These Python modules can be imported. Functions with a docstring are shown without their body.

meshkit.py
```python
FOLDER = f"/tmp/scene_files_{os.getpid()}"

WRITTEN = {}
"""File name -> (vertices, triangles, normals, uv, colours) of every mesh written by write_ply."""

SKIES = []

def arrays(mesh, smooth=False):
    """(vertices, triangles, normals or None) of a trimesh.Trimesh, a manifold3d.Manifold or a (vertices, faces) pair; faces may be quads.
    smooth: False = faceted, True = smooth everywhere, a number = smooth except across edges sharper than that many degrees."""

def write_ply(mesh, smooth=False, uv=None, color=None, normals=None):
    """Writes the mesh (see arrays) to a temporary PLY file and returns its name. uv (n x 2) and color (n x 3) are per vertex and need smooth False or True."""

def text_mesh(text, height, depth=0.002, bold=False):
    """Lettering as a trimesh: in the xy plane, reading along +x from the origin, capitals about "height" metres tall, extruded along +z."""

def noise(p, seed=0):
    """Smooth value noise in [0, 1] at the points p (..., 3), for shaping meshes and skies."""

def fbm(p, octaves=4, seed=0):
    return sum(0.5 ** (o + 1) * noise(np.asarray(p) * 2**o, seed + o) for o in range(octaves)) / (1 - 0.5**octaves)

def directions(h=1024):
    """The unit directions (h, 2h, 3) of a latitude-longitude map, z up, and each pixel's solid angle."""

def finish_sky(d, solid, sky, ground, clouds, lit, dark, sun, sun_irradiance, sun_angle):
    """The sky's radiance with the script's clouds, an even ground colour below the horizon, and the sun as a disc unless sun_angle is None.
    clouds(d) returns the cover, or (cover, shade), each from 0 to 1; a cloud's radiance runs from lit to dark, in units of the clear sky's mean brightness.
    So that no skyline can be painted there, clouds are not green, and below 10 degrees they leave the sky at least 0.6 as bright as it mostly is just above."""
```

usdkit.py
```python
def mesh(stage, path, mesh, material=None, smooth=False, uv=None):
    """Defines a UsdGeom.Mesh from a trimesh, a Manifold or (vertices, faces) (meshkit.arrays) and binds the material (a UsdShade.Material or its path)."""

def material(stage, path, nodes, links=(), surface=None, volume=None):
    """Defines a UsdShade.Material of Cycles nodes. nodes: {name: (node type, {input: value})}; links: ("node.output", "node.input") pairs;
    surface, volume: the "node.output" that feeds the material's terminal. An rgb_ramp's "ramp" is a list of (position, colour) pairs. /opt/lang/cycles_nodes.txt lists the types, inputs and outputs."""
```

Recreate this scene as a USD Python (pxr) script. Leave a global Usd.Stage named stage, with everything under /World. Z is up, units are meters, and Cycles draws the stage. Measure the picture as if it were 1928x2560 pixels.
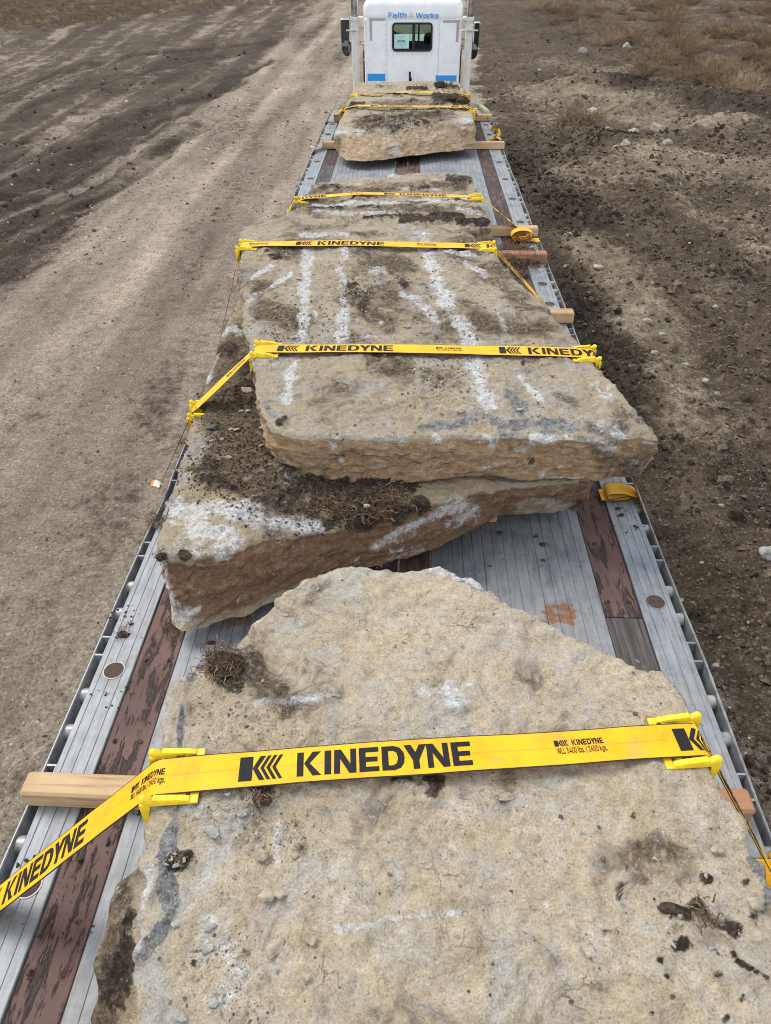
import math, random
import numpy as np
import trimesh, manifold3d, usdkit, meshkit
from scipy.spatial import Delaunay, cKDTree
from scipy.interpolate import LinearNDInterpolator
from shapely.geometry import Polygon, box as sbox, Point
from shapely import contains_xy
from shapely.ops import unary_union
from pxr import Usd, UsdGeom, UsdLux, UsdShade, Sdf, Gf, Vt

stage = Usd.Stage.CreateInMemory()
UsdGeom.SetStageUpAxis(stage, UsdGeom.Tokens.z)
UsdGeom.SetStageMetersPerUnit(stage, 1.0)
world = UsdGeom.Xform.Define(stage, '/World')
UsdGeom.Scope.Define(stage, '/World/Looks')
rng = np.random.default_rng(7)

# ------------------------------------------------------------------ camera, sky, sun, exposure
DZ = 1.5                                            # deck height over the ground
F, PIT, YAW, ROLL, CH, CX = 1758.8, 0.698754, -0.034386, -0.0061168, 2.37852, 0.02168
_fw = np.array([math.sin(YAW) * math.cos(PIT), math.cos(YAW) * math.cos(PIT), -math.sin(PIT)])
_r = np.array([math.cos(YAW), -math.sin(YAW), 0.0]); _u = np.cross(_r, _fw)
_r2 = _r * math.cos(ROLL) + _u * math.sin(ROLL); _u2 = np.cross(_r2, _fw)
CAM = np.array([CX, 0.0, CH + DZ])
cam = UsdGeom.Camera.Define(stage, '/World/camera')
cam.CreateHorizontalApertureAttr(36.0); cam.CreateVerticalApertureAttr(36.0 * 1024 / 771)
cam.CreateFocalLengthAttr(F / 1928 * 36.0)
cam.CreateClippingRangeAttr(Gf.Vec2f(0.05, 6000))
M4 = Gf.Matrix4d(*_r2, 0, *_u2, 0, *(-_fw), 0, *CAM, 1)
cam.AddTransformOp().Set(M4)
EXPOSURE = 0.95
cam.CreateExposureAttr(EXPOSURE)
SUN_AZ, SUN_EL = math.radians(-55), math.radians(52)     # azimuth from +Y towards +X
sd = np.array([math.sin(SUN_AZ) * math.cos(SUN_EL), math.cos(SUN_AZ) * math.cos(SUN_EL), math.sin(SUN_EL)])
usdkit.material(stage, '/World/Looks/sky_look', {
    'sky': ('sky_texture', {'sky_type': 'single_scattering', 'sun_disc': False, 'sun_elevation': SUN_EL, 'sun_rotation': SUN_AZ, 'aerosol_density': 2.0}),
    'tc': ('texture_coordinate', {}),
    'cl': ('noise_texture', {'scale': 2.2, 'detail': 5.0, 'roughness': 0.55}),
    'cr': ('rgb_ramp', {'ramp': [(0.3, (4.2, 4.5, 4.9)), (0.7, (6.6, 6.8, 7.0))]}),
    'mx': ('mix_color', {'fac': 0.8, 'use_clamp': False}),
    'bg': ('background_shader', {'strength': 0.11})},
    [('tc.generated', 'cl.vector'), ('cl.fac', 'cr.fac'), ('sky.color', 'mx.a'), ('cr.color', 'mx.b'), ('mx.result', 'bg.color')], surface='bg.background')
dome = UsdLux.DomeLight.Define(stage, '/World/sky')
UsdShade.MaterialBindingAPI.Apply(dome.GetPrim()).Bind(UsdShade.Material.Get(stage, '/World/Looks/sky_look'))
dome.GetPrim().SetCustomDataByKey('kind', 'structure')
sun = UsdLux.DistantLight.Define(stage, '/World/sun')
sun.CreateIntensityAttr(0.34); sun.CreateAngleAttr(30.0); sun.CreateColorAttr(Gf.Vec3f(1.0, 0.95, 0.88))
sun.GetPrim().CreateAttribute('inputs:normalize', Sdf.ValueTypeNames.Bool).Set(True)
_z = sd; _x = np.cross([0, 0, 1.0], _z); _x /= np.linalg.norm(_x); _y = np.cross(_z, _x)
sun.AddTransformOp().Set(Gf.Matrix4d(*_x, 0, *_y, 0, *_z, 0, 0, 0, 60, 1))


# ------------------------------------------------------------------ helpers
def ray(px, py):
    return _fw * F + _r2 * (px - 964.0) - _u2 * (py - 1280.0)


def P(px, py, z=0.0, bx=0.0, by=0.0):
    """point of the survey photograph on the plane height z (+ slopes) over the deck, in world coordinates"""
    d = ray(px, py)
    t = (z + DZ + bx * CAM[0] + by * CAM[1] - CAM[2]) / (d[2] - bx * d[0] - by * d[1])
    return CAM + d * t


def PG(px, py):
    return P(px, py, -DZ)


def PX(px, py, X):
    d = ray(px, py); return CAM + d * ((X - CAM[0]) / d[0])


def PY(px, py, Y):
    d = ray(px, py); return CAM + d * ((Y - CAM[1]) / d[1])


def proj(V):
    q = np.asarray(V) - CAM
    w = q @ _fw
    w = np.where(np.abs(w) < 1e-6, 1e-6, w)
    return np.stack([964 + F * (q @ _r2) / w, 1280 - F * (q @ _u2) / w], 1)


_count = {}


def numbered(path):
    if path not in _count:
        _count[path] = 0
        return path
    _count[path] += 1
    return f'{path}_{_count[path]:03d}'


def tag(prim, label=None, cat=None, group=None, kind=None):
    p = prim.GetPrim() if hasattr(prim, 'GetPrim') else prim
    for k, v in (('label', label), ('category', cat), ('group', group), ('kind', kind)):
        if v: p.SetCustomDataByKey(k, v)
    return prim


class Thing:
    def __init__(self, name, label, cat, loc=(0, 0, 0), rz=0.0, group=None):
        self.path = numbered('/World/' + name)
        self.loc = np.array(loc, float); self.rz = rz
        x = UsdGeom.Xform.Define(stage, self.path)
        x.AddTranslateOp().Set(Gf.Vec3d(*map(float, loc)))
        if rz: x.AddRotateZOp().Set(math.degrees(rz))
        self.prim = x.GetPrim(); tag(self.prim, label, cat, group)

    def add(self, name, mesh, mat, smooth=40, under=None, local=False, **kw):
        """a part; mesh in world coordinates unless local"""
        path = numbered((under or self.path) + '/' + name)
        v, f, _ = meshkit.arrays(mesh)
        if not local:
            v = v - self.loc
            if self.rz:
                c, s = math.cos(-self.rz), math.sin(-self.rz)
                v = v @ np.array([[c, -s, 0], [s, c, 0], [0, 0, 1.0]]).T
        usdkit.mesh(stage, path, (v, f), LK[mat] if isinstance(mat, str) else mat, smooth=smooth, **kw)
        return path


def stuff(path): tag(stage.GetPrimAtPath(path), kind='stuff')


def solo(name, mesh, mat, label=None, cat=None, group=None, kind=None, smooth=40, prim=None, **kw):
    path = numbered('/World/' + name)
    m = usdkit.mesh(stage, path, mesh, LK[mat] if isinstance(mat, str) else mat, smooth=smooth, **kw)
    for k, a in (prim or {}).items():
        UsdGeom.PrimvarsAPI(m).CreatePrimvar(k, Sdf.ValueTypeNames.Color3fArray, 'vertex').Set(Vt.Vec3fArray.FromNumpy(np.ascontiguousarray(a, np.float32)))
    tag(m, label, cat, group, kind)
    return path


def cat_(ms):
    return trimesh.util.concatenate([trimesh.Trimesh(*(meshkit.arrays(m)[:2]), process=False) for m in ms])


def bx(x0, x1, y0, y1, z0, z1, bev=0.0):
    if bev:
        ps = [(x, y, z) for x in (x0 + bev, x1 - bev) for y in (y0 + bev, y1 - bev) for z in (z0 + bev, z1 - bev)]
        pts = []
        for p in ps:
            for k in range(3):
                for s in (-1, 1):
                    q = list(p); q[k] += s * bev; pts.append(q)
        return trimesh.Trimesh(*meshkit.arrays(manifold3d.Manifold.hull_points(np.array(pts)))[:2])
    return trimesh.creation.box(bounds=[(x0, y0, z0), (x1, y1, z1)])


def Mb(x0, x1, y0, y1, z0, z1):
    return manifold3d.Manifold.cube((x1 - x0, y1 - y0, z1 - z0)).translate((x0, y0, z0))


def cyl(a, b, r, n=16, r2=None):
    a, b = np.array(a, float), np.array(b, float)
    L = np.linalg.norm(b - a)
    m = manifold3d.Manifold.cylinder(L, r, r if r2 is None else r2, n)
    v, f, _ = meshkit.arrays(m)
    t = (b - a) / L
    u = np.cross(t, [0, 0, 1.0] if abs(t[2]) < 0.9 else [1.0, 0, 0]); u /= np.linalg.norm(u); w = np.cross(t, u)
    return trimesh.Trimesh(a + v[:, :1] * u + v[:, 1:2] * w + v[:, 2:3] * t, f, process=False)


def tube(pts, r, n=5):
    pts = np.asarray(pts, float); k = len(pts)
    r = np.full(k, r) if np.ndim(r) == 0 else np.asarray(r)
    t = np.gradient(pts, axis=0); t /= np.linalg.norm(t, axis=1, keepdims=True) + 1e-12
    ref = np.array([0.31, 0.2, 0.93]); u = np.cross(t, ref); u /= np.linalg.norm(u, axis=1, keepdims=True) + 1e-12
    w = np.cross(t, u)
    a = np.arange(n) / n * 2 * np.pi
    V = (pts[:, None] + r[:, None, None] * (np.cos(a)[None, :, None] * u[:, None] + np.sin(a)[None, :, None] * w[:, None])).reshape(-1, 3)
    i, j = np.meshgrid(np.arange(k - 1), np.arange(n), indexing='ij'); j2 = (j + 1) % n
    f = np.stack([i * n + j, i * n + j2, (i + 1) * n + j2, (i + 1) * n + j], -1).reshape(-1, 4)
    return trimesh.Trimesh(V, np.vstack([f[:, [0, 2, 1]], f[:, [0, 3, 2]]]), process=False)


def ss(a, b, x):
    t = np.clip((x - a) / (b - a + 1e-12), 0, 1)
    return t * t * (3 - 2 * t)


def seg_dist(Q, line):
    """distance of points Q (n,2) to a polyline"""
    line = np.asarray(line, float)
    if len(line) == 1: return np.linalg.norm(Q - line[0], axis=1)
    d = np.full(len(Q), 1e9)
    for a, b in zip(line[:-1], line[1:]):
        ab = b - a
        t = np.clip(((Q - a) @ ab) / (ab @ ab + 1e-12), 0, 1)
        d = np.minimum(d, np.linalg.norm(Q - (a + t[:, None] * ab), axis=1))
    return d


# ------------------------------------------------------------------ materials
LK = {}


def mat(name, nodes, links, surface='p.BSDF'):
    LK[name] = usdkit.material(stage, '/World/Looks/' + name, nodes, links, surface=surface)


def plain(name, color, rough=0.5, metal=0.0, var=0.12, scale=6.0, bump=0.0, bscale=60.0, spec=0.4):
    c = np.array(color)
    mat(name, {'g': ('geometry', {}), 'n': ('noise_texture', {'scale': scale, 'detail': 6.0, 'roughness': 0.65}),
               'r': ('rgb_ramp', {'ramp': [(0.25, tuple(c * (1 - 2 * var))), (0.75, tuple(np.minimum(c * (1 + 1.3 * var), 1)))]}),
               'rr': ('map_range', {'from_min': 0.3, 'from_max': 0.7, 'to_min': max(rough - 0.12, 0.03), 'to_max': min(rough + 0.12, 1)}),
               'n2': ('noise_texture', {'scale': bscale, 'detail': 4.0}),
               'b': ('bump', {'strength': 0.6, 'distance': bump}),
               'p': ('principled_bsdf', {'metallic': metal, 'specular_ior_level': spec})},
        [('g.position', 'n.vector'), ('g.position', 'n2.vector'), ('n.fac', 'r.fac'), ('r.color', 'p.base_color'), ('n.fac', 'rr.value'), ('rr.result', 'p.roughness')]
        + ([('n2.fac', 'b.height'), ('b.normal', 'p.normal')] if bump else []))


def stone_mat(name, tan, ochre, grey, side=(0.25, 0.155, 0.085), seed=0.0):
    nodes = {
        'g': ('geometry', {}), 'mp': ('mapping', {'location': (seed, seed * 0.7, 0)}),
        'a': ('attribute', {'attribute': 'maska'}), 'b': ('attribute', {'attribute': 'maskb'}),
        'sa': ('separate_color', {}), 'sb': ('separate_color', {}),
        'n1': ('noise_texture', {'scale': 3.2, 'detail': 7.0, 'roughness': 0.66, 'distortion': 1.2}),
        'n2': ('noise_texture', {'scale': 8.0, 'detail': 9.0, 'roughness': 0.72, 'distortion': 0.9}),
        'n3': ('noise_texture', {'scale': 45.0, 'detail': 6.0, 'roughness': 0.72}),
        'n4': ('noise_texture', {'scale': 180.0, 'detail': 3.0, 'roughness': 0.6}),
        'r1': ('rgb_ramp', {'ramp': [(0.28, tuple(np.array(grey) * 0.8)), (0.38, grey), (0.47, tan), (0.56, ochre), (0.63, tan), (0.72, tuple(np.array(grey) * 1.3))]}),
        'r2': ('rgb_ramp', {'ramp': [(0.27, (0.50, 0.46, 0.41)), (0.38, (0.86, 0.84, 0.81)), (0.48, (1.0, 1.0, 0.99)), (0.60, (1.08, 1.08, 1.08)), (0.74, (1.3, 1.3, 1.3))]}),
        'm1': ('mix_color', {'blend_type': 'multiply', 'fac': 0.95, 'use_clamp': False}),
        'r3': ('rgb_ramp', {'ramp': [(0.30, (0.36, 0.34, 0.31)), (0.43, (0.86, 0.85, 0.83)), (0.55, (1.04, 1.04, 1.04)), (0.70, (1.38, 1.38, 1.38))]}), 'r4': ('rgb_ramp', {'ramp': [(0.3, (0.62, 0.6, 0.58)), (0.5, (1, 1, 1)), (0.7, (1.3, 1.3, 1.3))]}),
        'f1': ('mix_color', {'blend_type': 'multiply', 'fac': 0.62, 'use_clamp': False}), 'f2': ('mix_color', {'blend_type': 'multiply', 'fac': 0.5, 'use_clamp': False}),
        # cracks of flaky plates
        'dx': ('noise_texture', {'scale': 11.0, 'detail': 5.0, 'roughness': 0.65}), 'dv': ('vector_math', {'math_type': 'scale', 'scale': 0.085}),
        'da': ('vector_math', {'math_type': 'add'}),
        'vo': ('voronoi_texture', {'feature': 'distance_to_edge', 'scale': 13.0, 'detail': 0.0}),
        'vm': ('map_range', {'from_min': 0.0, 'from_max': 0.028, 'to_min': 1.0, 'to_max': 0.0, 'clamp': True}),
        'cm': ('noise_texture', {'scale': 5.0, 'detail': 6.0, 'roughness': 0.7}), 'cmr': ('map_range', {'from_min': 0.54, 'from_max': 0.68, 'clamp': True}),
        'ck': ('math', {'math_type': 'multiply'}),
        'ckc': ('mix_color', {'b': (0.085, 0.065, 0.045)}), 'ckm': ('math', {'math_type': 'multiply', 'value2': 0.27}),
        # brown rough break face
        'sr': ('rgb_ramp', {'ramp': [(0.3, tuple(np.array(side) * 0.35)), (0.43, tuple(np.array(side) * 0.85)), (0.55, tuple(np.array(side) * np.array([1.15, 1.15, 1.12]))), (0.7, tuple(np.array(side) * np.array([1.7, 1.85, 2.1])))]}),
        'st': ('mapping', {'scale': (1.0, 1.0, 3.2)}), 'sn': ('noise_texture', {'scale': 17.0, 'detail': 9.0, 'roughness': 0.75, 'distortion': 0.8}),
        'ms': ('mix_color', {}),
        'ws': ('mapping', {'scale': (1.0, 1.0, 1.0)}),
        'wr': ('rgb_ramp', {'ramp': [(0.28, (0.36, 0.355, 0.345)), (0.5, (0.60, 0.605, 0.615)), (0.7, (0.74, 0.745, 0.76))]}), 'mw': ('mix_color', {}),
        'dr': ('rgb_ramp', {'ramp': [(0.3, (0.014, 0.011, 0.009)), (0.5, (0.05, 0.038, 0.028)), (0.7, (0.14, 0.11, 0.08))]}), 'md': ('mix_color', {}),
        'br': ('rgb_ramp', {'ramp': [(0.3, (0.065, 0.047, 0.031)), (0.5, (0.13, 0.098, 0.064)), (0.72, (0.25, 0.20, 0.14))]}), 'mb': ('mix_color', {}),
        'gr': ('rgb_ramp', {'ramp': [(0.3, (0.085, 0.088, 0.09)), (0.5, (0.20, 0.203, 0.205)), (0.7, (0.33, 0.325, 0.31))]}), 'mg': ('mix_color', {}),
        'tw': ('math', {'math_type': 'multiply_add', 'value2': 0.9, 'value3': -1.75}), 'tw0': ('math', {'math_type': 'multiply_add', 'value2': 2.6}), 'twf': ('math', {'math_type': 'multiply', 'value2': 0.76}), 'tws': ('math', {'math_type': 'add'}), 'twr': ('map_range', {'from_min': 0.22, 'from_max': 0.72, 'clamp': True}),
        'td': ('math', {'math_type': 'multiply', 'value2': 1.0}), 'tds': ('math', {'math_type': 'add'}), 'tdr': ('map_range', {'from_min': 0.40, 'from_max': 0.62, 'clamp': True}),
        'tbs': ('math', {'math_type': 'add'}), 'tbr': ('map_range', {'from_min': 0.3, 'from_max': 0.7, 'clamp': True}),
        'tgs': ('math', {'math_type': 'add'}), 'tgr': ('map_range', {'from_min': 0.42, 'from_max': 0.56, 'clamp': True}),
        'tss': ('math', {'math_type': 'add'}), 'tsr': ('map_range', {'from_min': 0.40, 'from_max': 0.60, 'clamp': True}),
        # relief
        'h1': ('math', {'math_type': 'multiply', 'value2': 0.022}), 'h2': ('math', {'math_type': 'multiply_add', 'value2': 0.013}),
        'h3': ('math', {'math_type': 'multiply_add', 'value2': 0.0028}), 'h4': ('math', {'math_type': 'multiply_add', 'value2': -0.007}),
        'bu': ('bump', {'strength': 1.0, 'distance': 1.0}),
        'p': ('principled_bsdf', {'roughness': 0.9, 'specular_ior_level': 0.2})}
    links = [('g.position', 'mp.vector')] + [('mp.vector', n + '.vector') for n in ('n1', 'n2', 'n3', 'n4', 'dx', 'cm', 'st')] + [
        ('st.vector', 'sn.vector'), ('a.color', 'sa.color'), ('b.color', 'sb.color'),
        ('n1.fac', 'r1.fac'), ('n2.fac', 'r2.fac'), ('r1.color', 'm1.a'), ('r2.color', 'm1.b'),
        ('n3.fac', 'r3.fac'),
        ('dx.color', 'dv.vector1'), ('dv.vector', 'da.vector1'), ('mp.vector', 'da.vector2'), ('da.vector', 'vo.vector'), ('vo.distance', 'vm.value'),
        ('cm.fac', 'cmr.value'), ('vm.result', 'ck.value1'), ('cmr.result', 'ck.value2'), ('ck.value', 'ckm.value1'),
        ('n4.fac', 'r4.fac'), ('m1.result', 'ckc.a'), ('ckm.value', 'ckc.fac'),
        ('sn.fac', 'sr.fac'), ('ckc.result', 'ms.a'), ('sr.color', 'ms.b'), ('tsr.result', 'ms.fac'),
        ('n3.fac', 'gr.fac'), ('ms.result', 'mg.a'), ('gr.color', 'mg.b'), ('tgr.result', 'mg.fac'),
        ('n3.fac', 'br.fac'), ('mg.result', 'mb.a'), ('br.color', 'mb.b'), ('tbr.result', 'mb.fac'),
        ('n3.fac', 'wr.fac'), ('mb.result', 'mw.a'), ('wr.color', 'mw.b'), ('twr.result', 'twf.value1'), ('twf.value', 'mw.fac'),
        ('n3.fac', 'dr.fac'), ('mw.result', 'md.a'), ('dr.color', 'md.b'), ('tdr.result', 'md.fac'), ('md.result', 'f1.a'), ('r3.color', 'f1.b'), ('f1.result', 'f2.a'), ('r4.color', 'f2.b'), ('f2.result', 'p.base_color'),
        ('n3.fac', 'tw.value1'), ('n2.fac', 'tw0.value1'), ('tw.value', 'tw0.value3'), ('tw0.value', 'td.value1'),
        ('tw0.value', 'tws.value1'), ('sa.r', 'tws.value2'), ('tws.value', 'twr.value'),
        ('td.value', 'tds.value1'), ('sa.g', 'tds.value2'), ('tds.value', 'tdr.value'),
        ('td.value', 'tbs.value1'), ('sa.b', 'tbs.value2'), ('tbs.value', 'tbr.value'),
        ('td.value', 'tgs.value1'), ('sb.r', 'tgs.value2'), ('tgs.value', 'tgr.value'),
        ('tw0.value', 'tss.value1'), ('sb.g', 'tss.value2'), ('tss.value', 'tsr.value'),
        ('n2.fac', 'h1.value1'), ('n3.fac', 'h2.value1'), ('h1.value', 'h2.value3'), ('n4.fac', 'h3.value1'), ('h2.value', 'h3.value3'),
        ('ck.value', 'h4.value1'), ('h3.value', 'h4.value3'), ('h4.value', 'bu.height'), ('bu.normal', 'p.normal')]
    mat(name, nodes, links)


TAN, OCH, GRY = (0.50, 0.43, 0.335), (0.52, 0.425, 0.30), (0.49, 0.46, 0.415)
stone_mat('limestone_buff', TAN, OCH, GRY, seed=0.0)
stone_mat('limestone_grey', (0.38, 0.325, 0.25), (0.40, 0.325, 0.225), (0.37, 0.345, 0.31), side=(0.40, 0.265, 0.155), seed=3.3)
stone_mat('limestone_red_side', (0.36, 0.31, 0.235), (0.40, 0.32, 0.20), (0.35, 0.33, 0.30), side=(0.215, 0.128, 0.08), seed=7.1)
stone_mat('limestone_far', (0.39, 0.33, 0.25), (0.41, 0.335, 0.225), (0.37, 0.345, 0.305), side=(0.40, 0.295, 0.195), seed=11.7)
plain('stone_chip', (0.36, 0.31, 0.23), 0.9, var=0.35, scale=40, bump=0.004, bscale=90, spec=0.2)
plain('stone_chip_grey', (0.33, 0.325, 0.305), 0.9, var=0.3, scale=40, bump=0.004, bscale=90, spec=0.2)
plain('stone_chip_dark', (0.10, 0.108, 0.12), 0.9, var=0.3, scale=40, bump=0.004, bscale=90, spec=0.2)
plain('pale_rock', (0.40, 0.37, 0.31), 0.9, var=0.3, scale=14, bump=0.01, bscale=40, spec=0.2)
plain('soil_clod', (0.062, 0.047, 0.035), 1.0, var=0.42, scale=30, bump=0.01, bscale=60, spec=0.1)
plain('soil_clod_light', (0.155, 0.125, 0.088), 1.0, var=0.42, scale=30, bump=0.01, bscale=60, spec=0.1)
plain('root_fibre', (0.13, 0.085, 0.055), 0.9, var=0.4, scale=50, spec=0.15)
plain('root_fibre_pale', (0.28, 0.19, 0.12), 0.9, var=0.4, scale=50, spec=0.15)
plain('dry_weed', (0.22, 0.148, 0.092), 0.95, var=0.4, scale=3, spec=0.1)
plain('dry_weed_pale', (0.33, 0.245, 0.16), 0.95, var=0.4, scale=3, spec=0.1)
plain('dry_straw', (0.25, 0.19, 0.125), 0.95, var=0.35, scale=3, spec=0.1)
plain('steel_spool', (0.40, 0.395, 0.375), 0.5, metal=0.5, var=0.25, scale=25, bump=0.002)
plain('steel_dull', (0.30, 0.31, 0.32), 0.5, metal=0.7, var=0.25, scale=12, bump=0.002)
plain('rail_edge', (0.30, 0.315, 0.33), 0.5, metal=0.55, var=0.3, scale=18, bump=0.002)
plain('plug_rust', (0.075, 0.047, 0.036), 0.8, var=0.4, scale=60, bump=0.003)
plain('dark_frame', (0.035, 0.035, 0.037), 0.7, var=0.2)
plain('print_black', (0.012, 0.012, 0.013), 0.75, var=0.2, scale=80, spec=0.3)
plain('protector_yellow', (0.80, 0.56, 0.012), 0.5, var=0.16, scale=30, bump=0.0015, bscale=90, spec=0.5)
plain('truck_white', (0.80, 0.805, 0.82), 0.35, var=0.05, scale=5, spec=0.5)
plain('stack_white', (0.60, 0.585, 0.53), 0.45, var=0.10, scale=9)
plain('chrome', (0.60, 0.61, 0.64), 0.14, metal=1.0, var=0.1)
plain('decal_blue', (0.03, 0.29, 0.70), 0.45, var=0.06)
plain('tape_grey', (0.38, 0.38, 0.38), 0.5, var=0.08)
plain('rubber', (0.014, 0.014, 0.015), 0.7, var=0.2)
plain('interior_dark', (0.016, 0.015, 0.016), 0.8, var=0.2)
plain('paper', (0.42, 0.66, 0.63), 0.7, var=0.05)
plain('fairing_purple', (0.035, 0.027, 0.03), 0.4, var=0.2)
plain('ratchet_green', (0.50, 0.53, 0.34), 0.4, metal=0.3, var=0.2)
plain('tag_white', (0.72, 0.72, 0.70), 0.7, var=0.08)
plain('tag_orange', (0.62, 0.18, 0.05), 0.7, var=0.08)
mat('mirror_glass', {'p': ('principled_bsdf', {'base_color': (0.13, 0.15, 0.17), 'metallic': 1.0, 'roughness': 0.05})}, [])
mat('pane_glass', {'t': ('transparent_bsdf', {'color': (0.72, 0.80, 0.76)}), 'gl': ('glossy_bsdf', {'color': (0.9, 0.95, 0.95), 'roughness': 0.03}),
                   'f': ('fresnel', {'IOR': 1.5}), 'm': ('mix_closure', {})},
    [('f.fac', 'm.fac'), ('t.BSDF', 'm.closure1'), ('gl.BSDF', 'm.closure2')], surface='m.closure')


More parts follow.
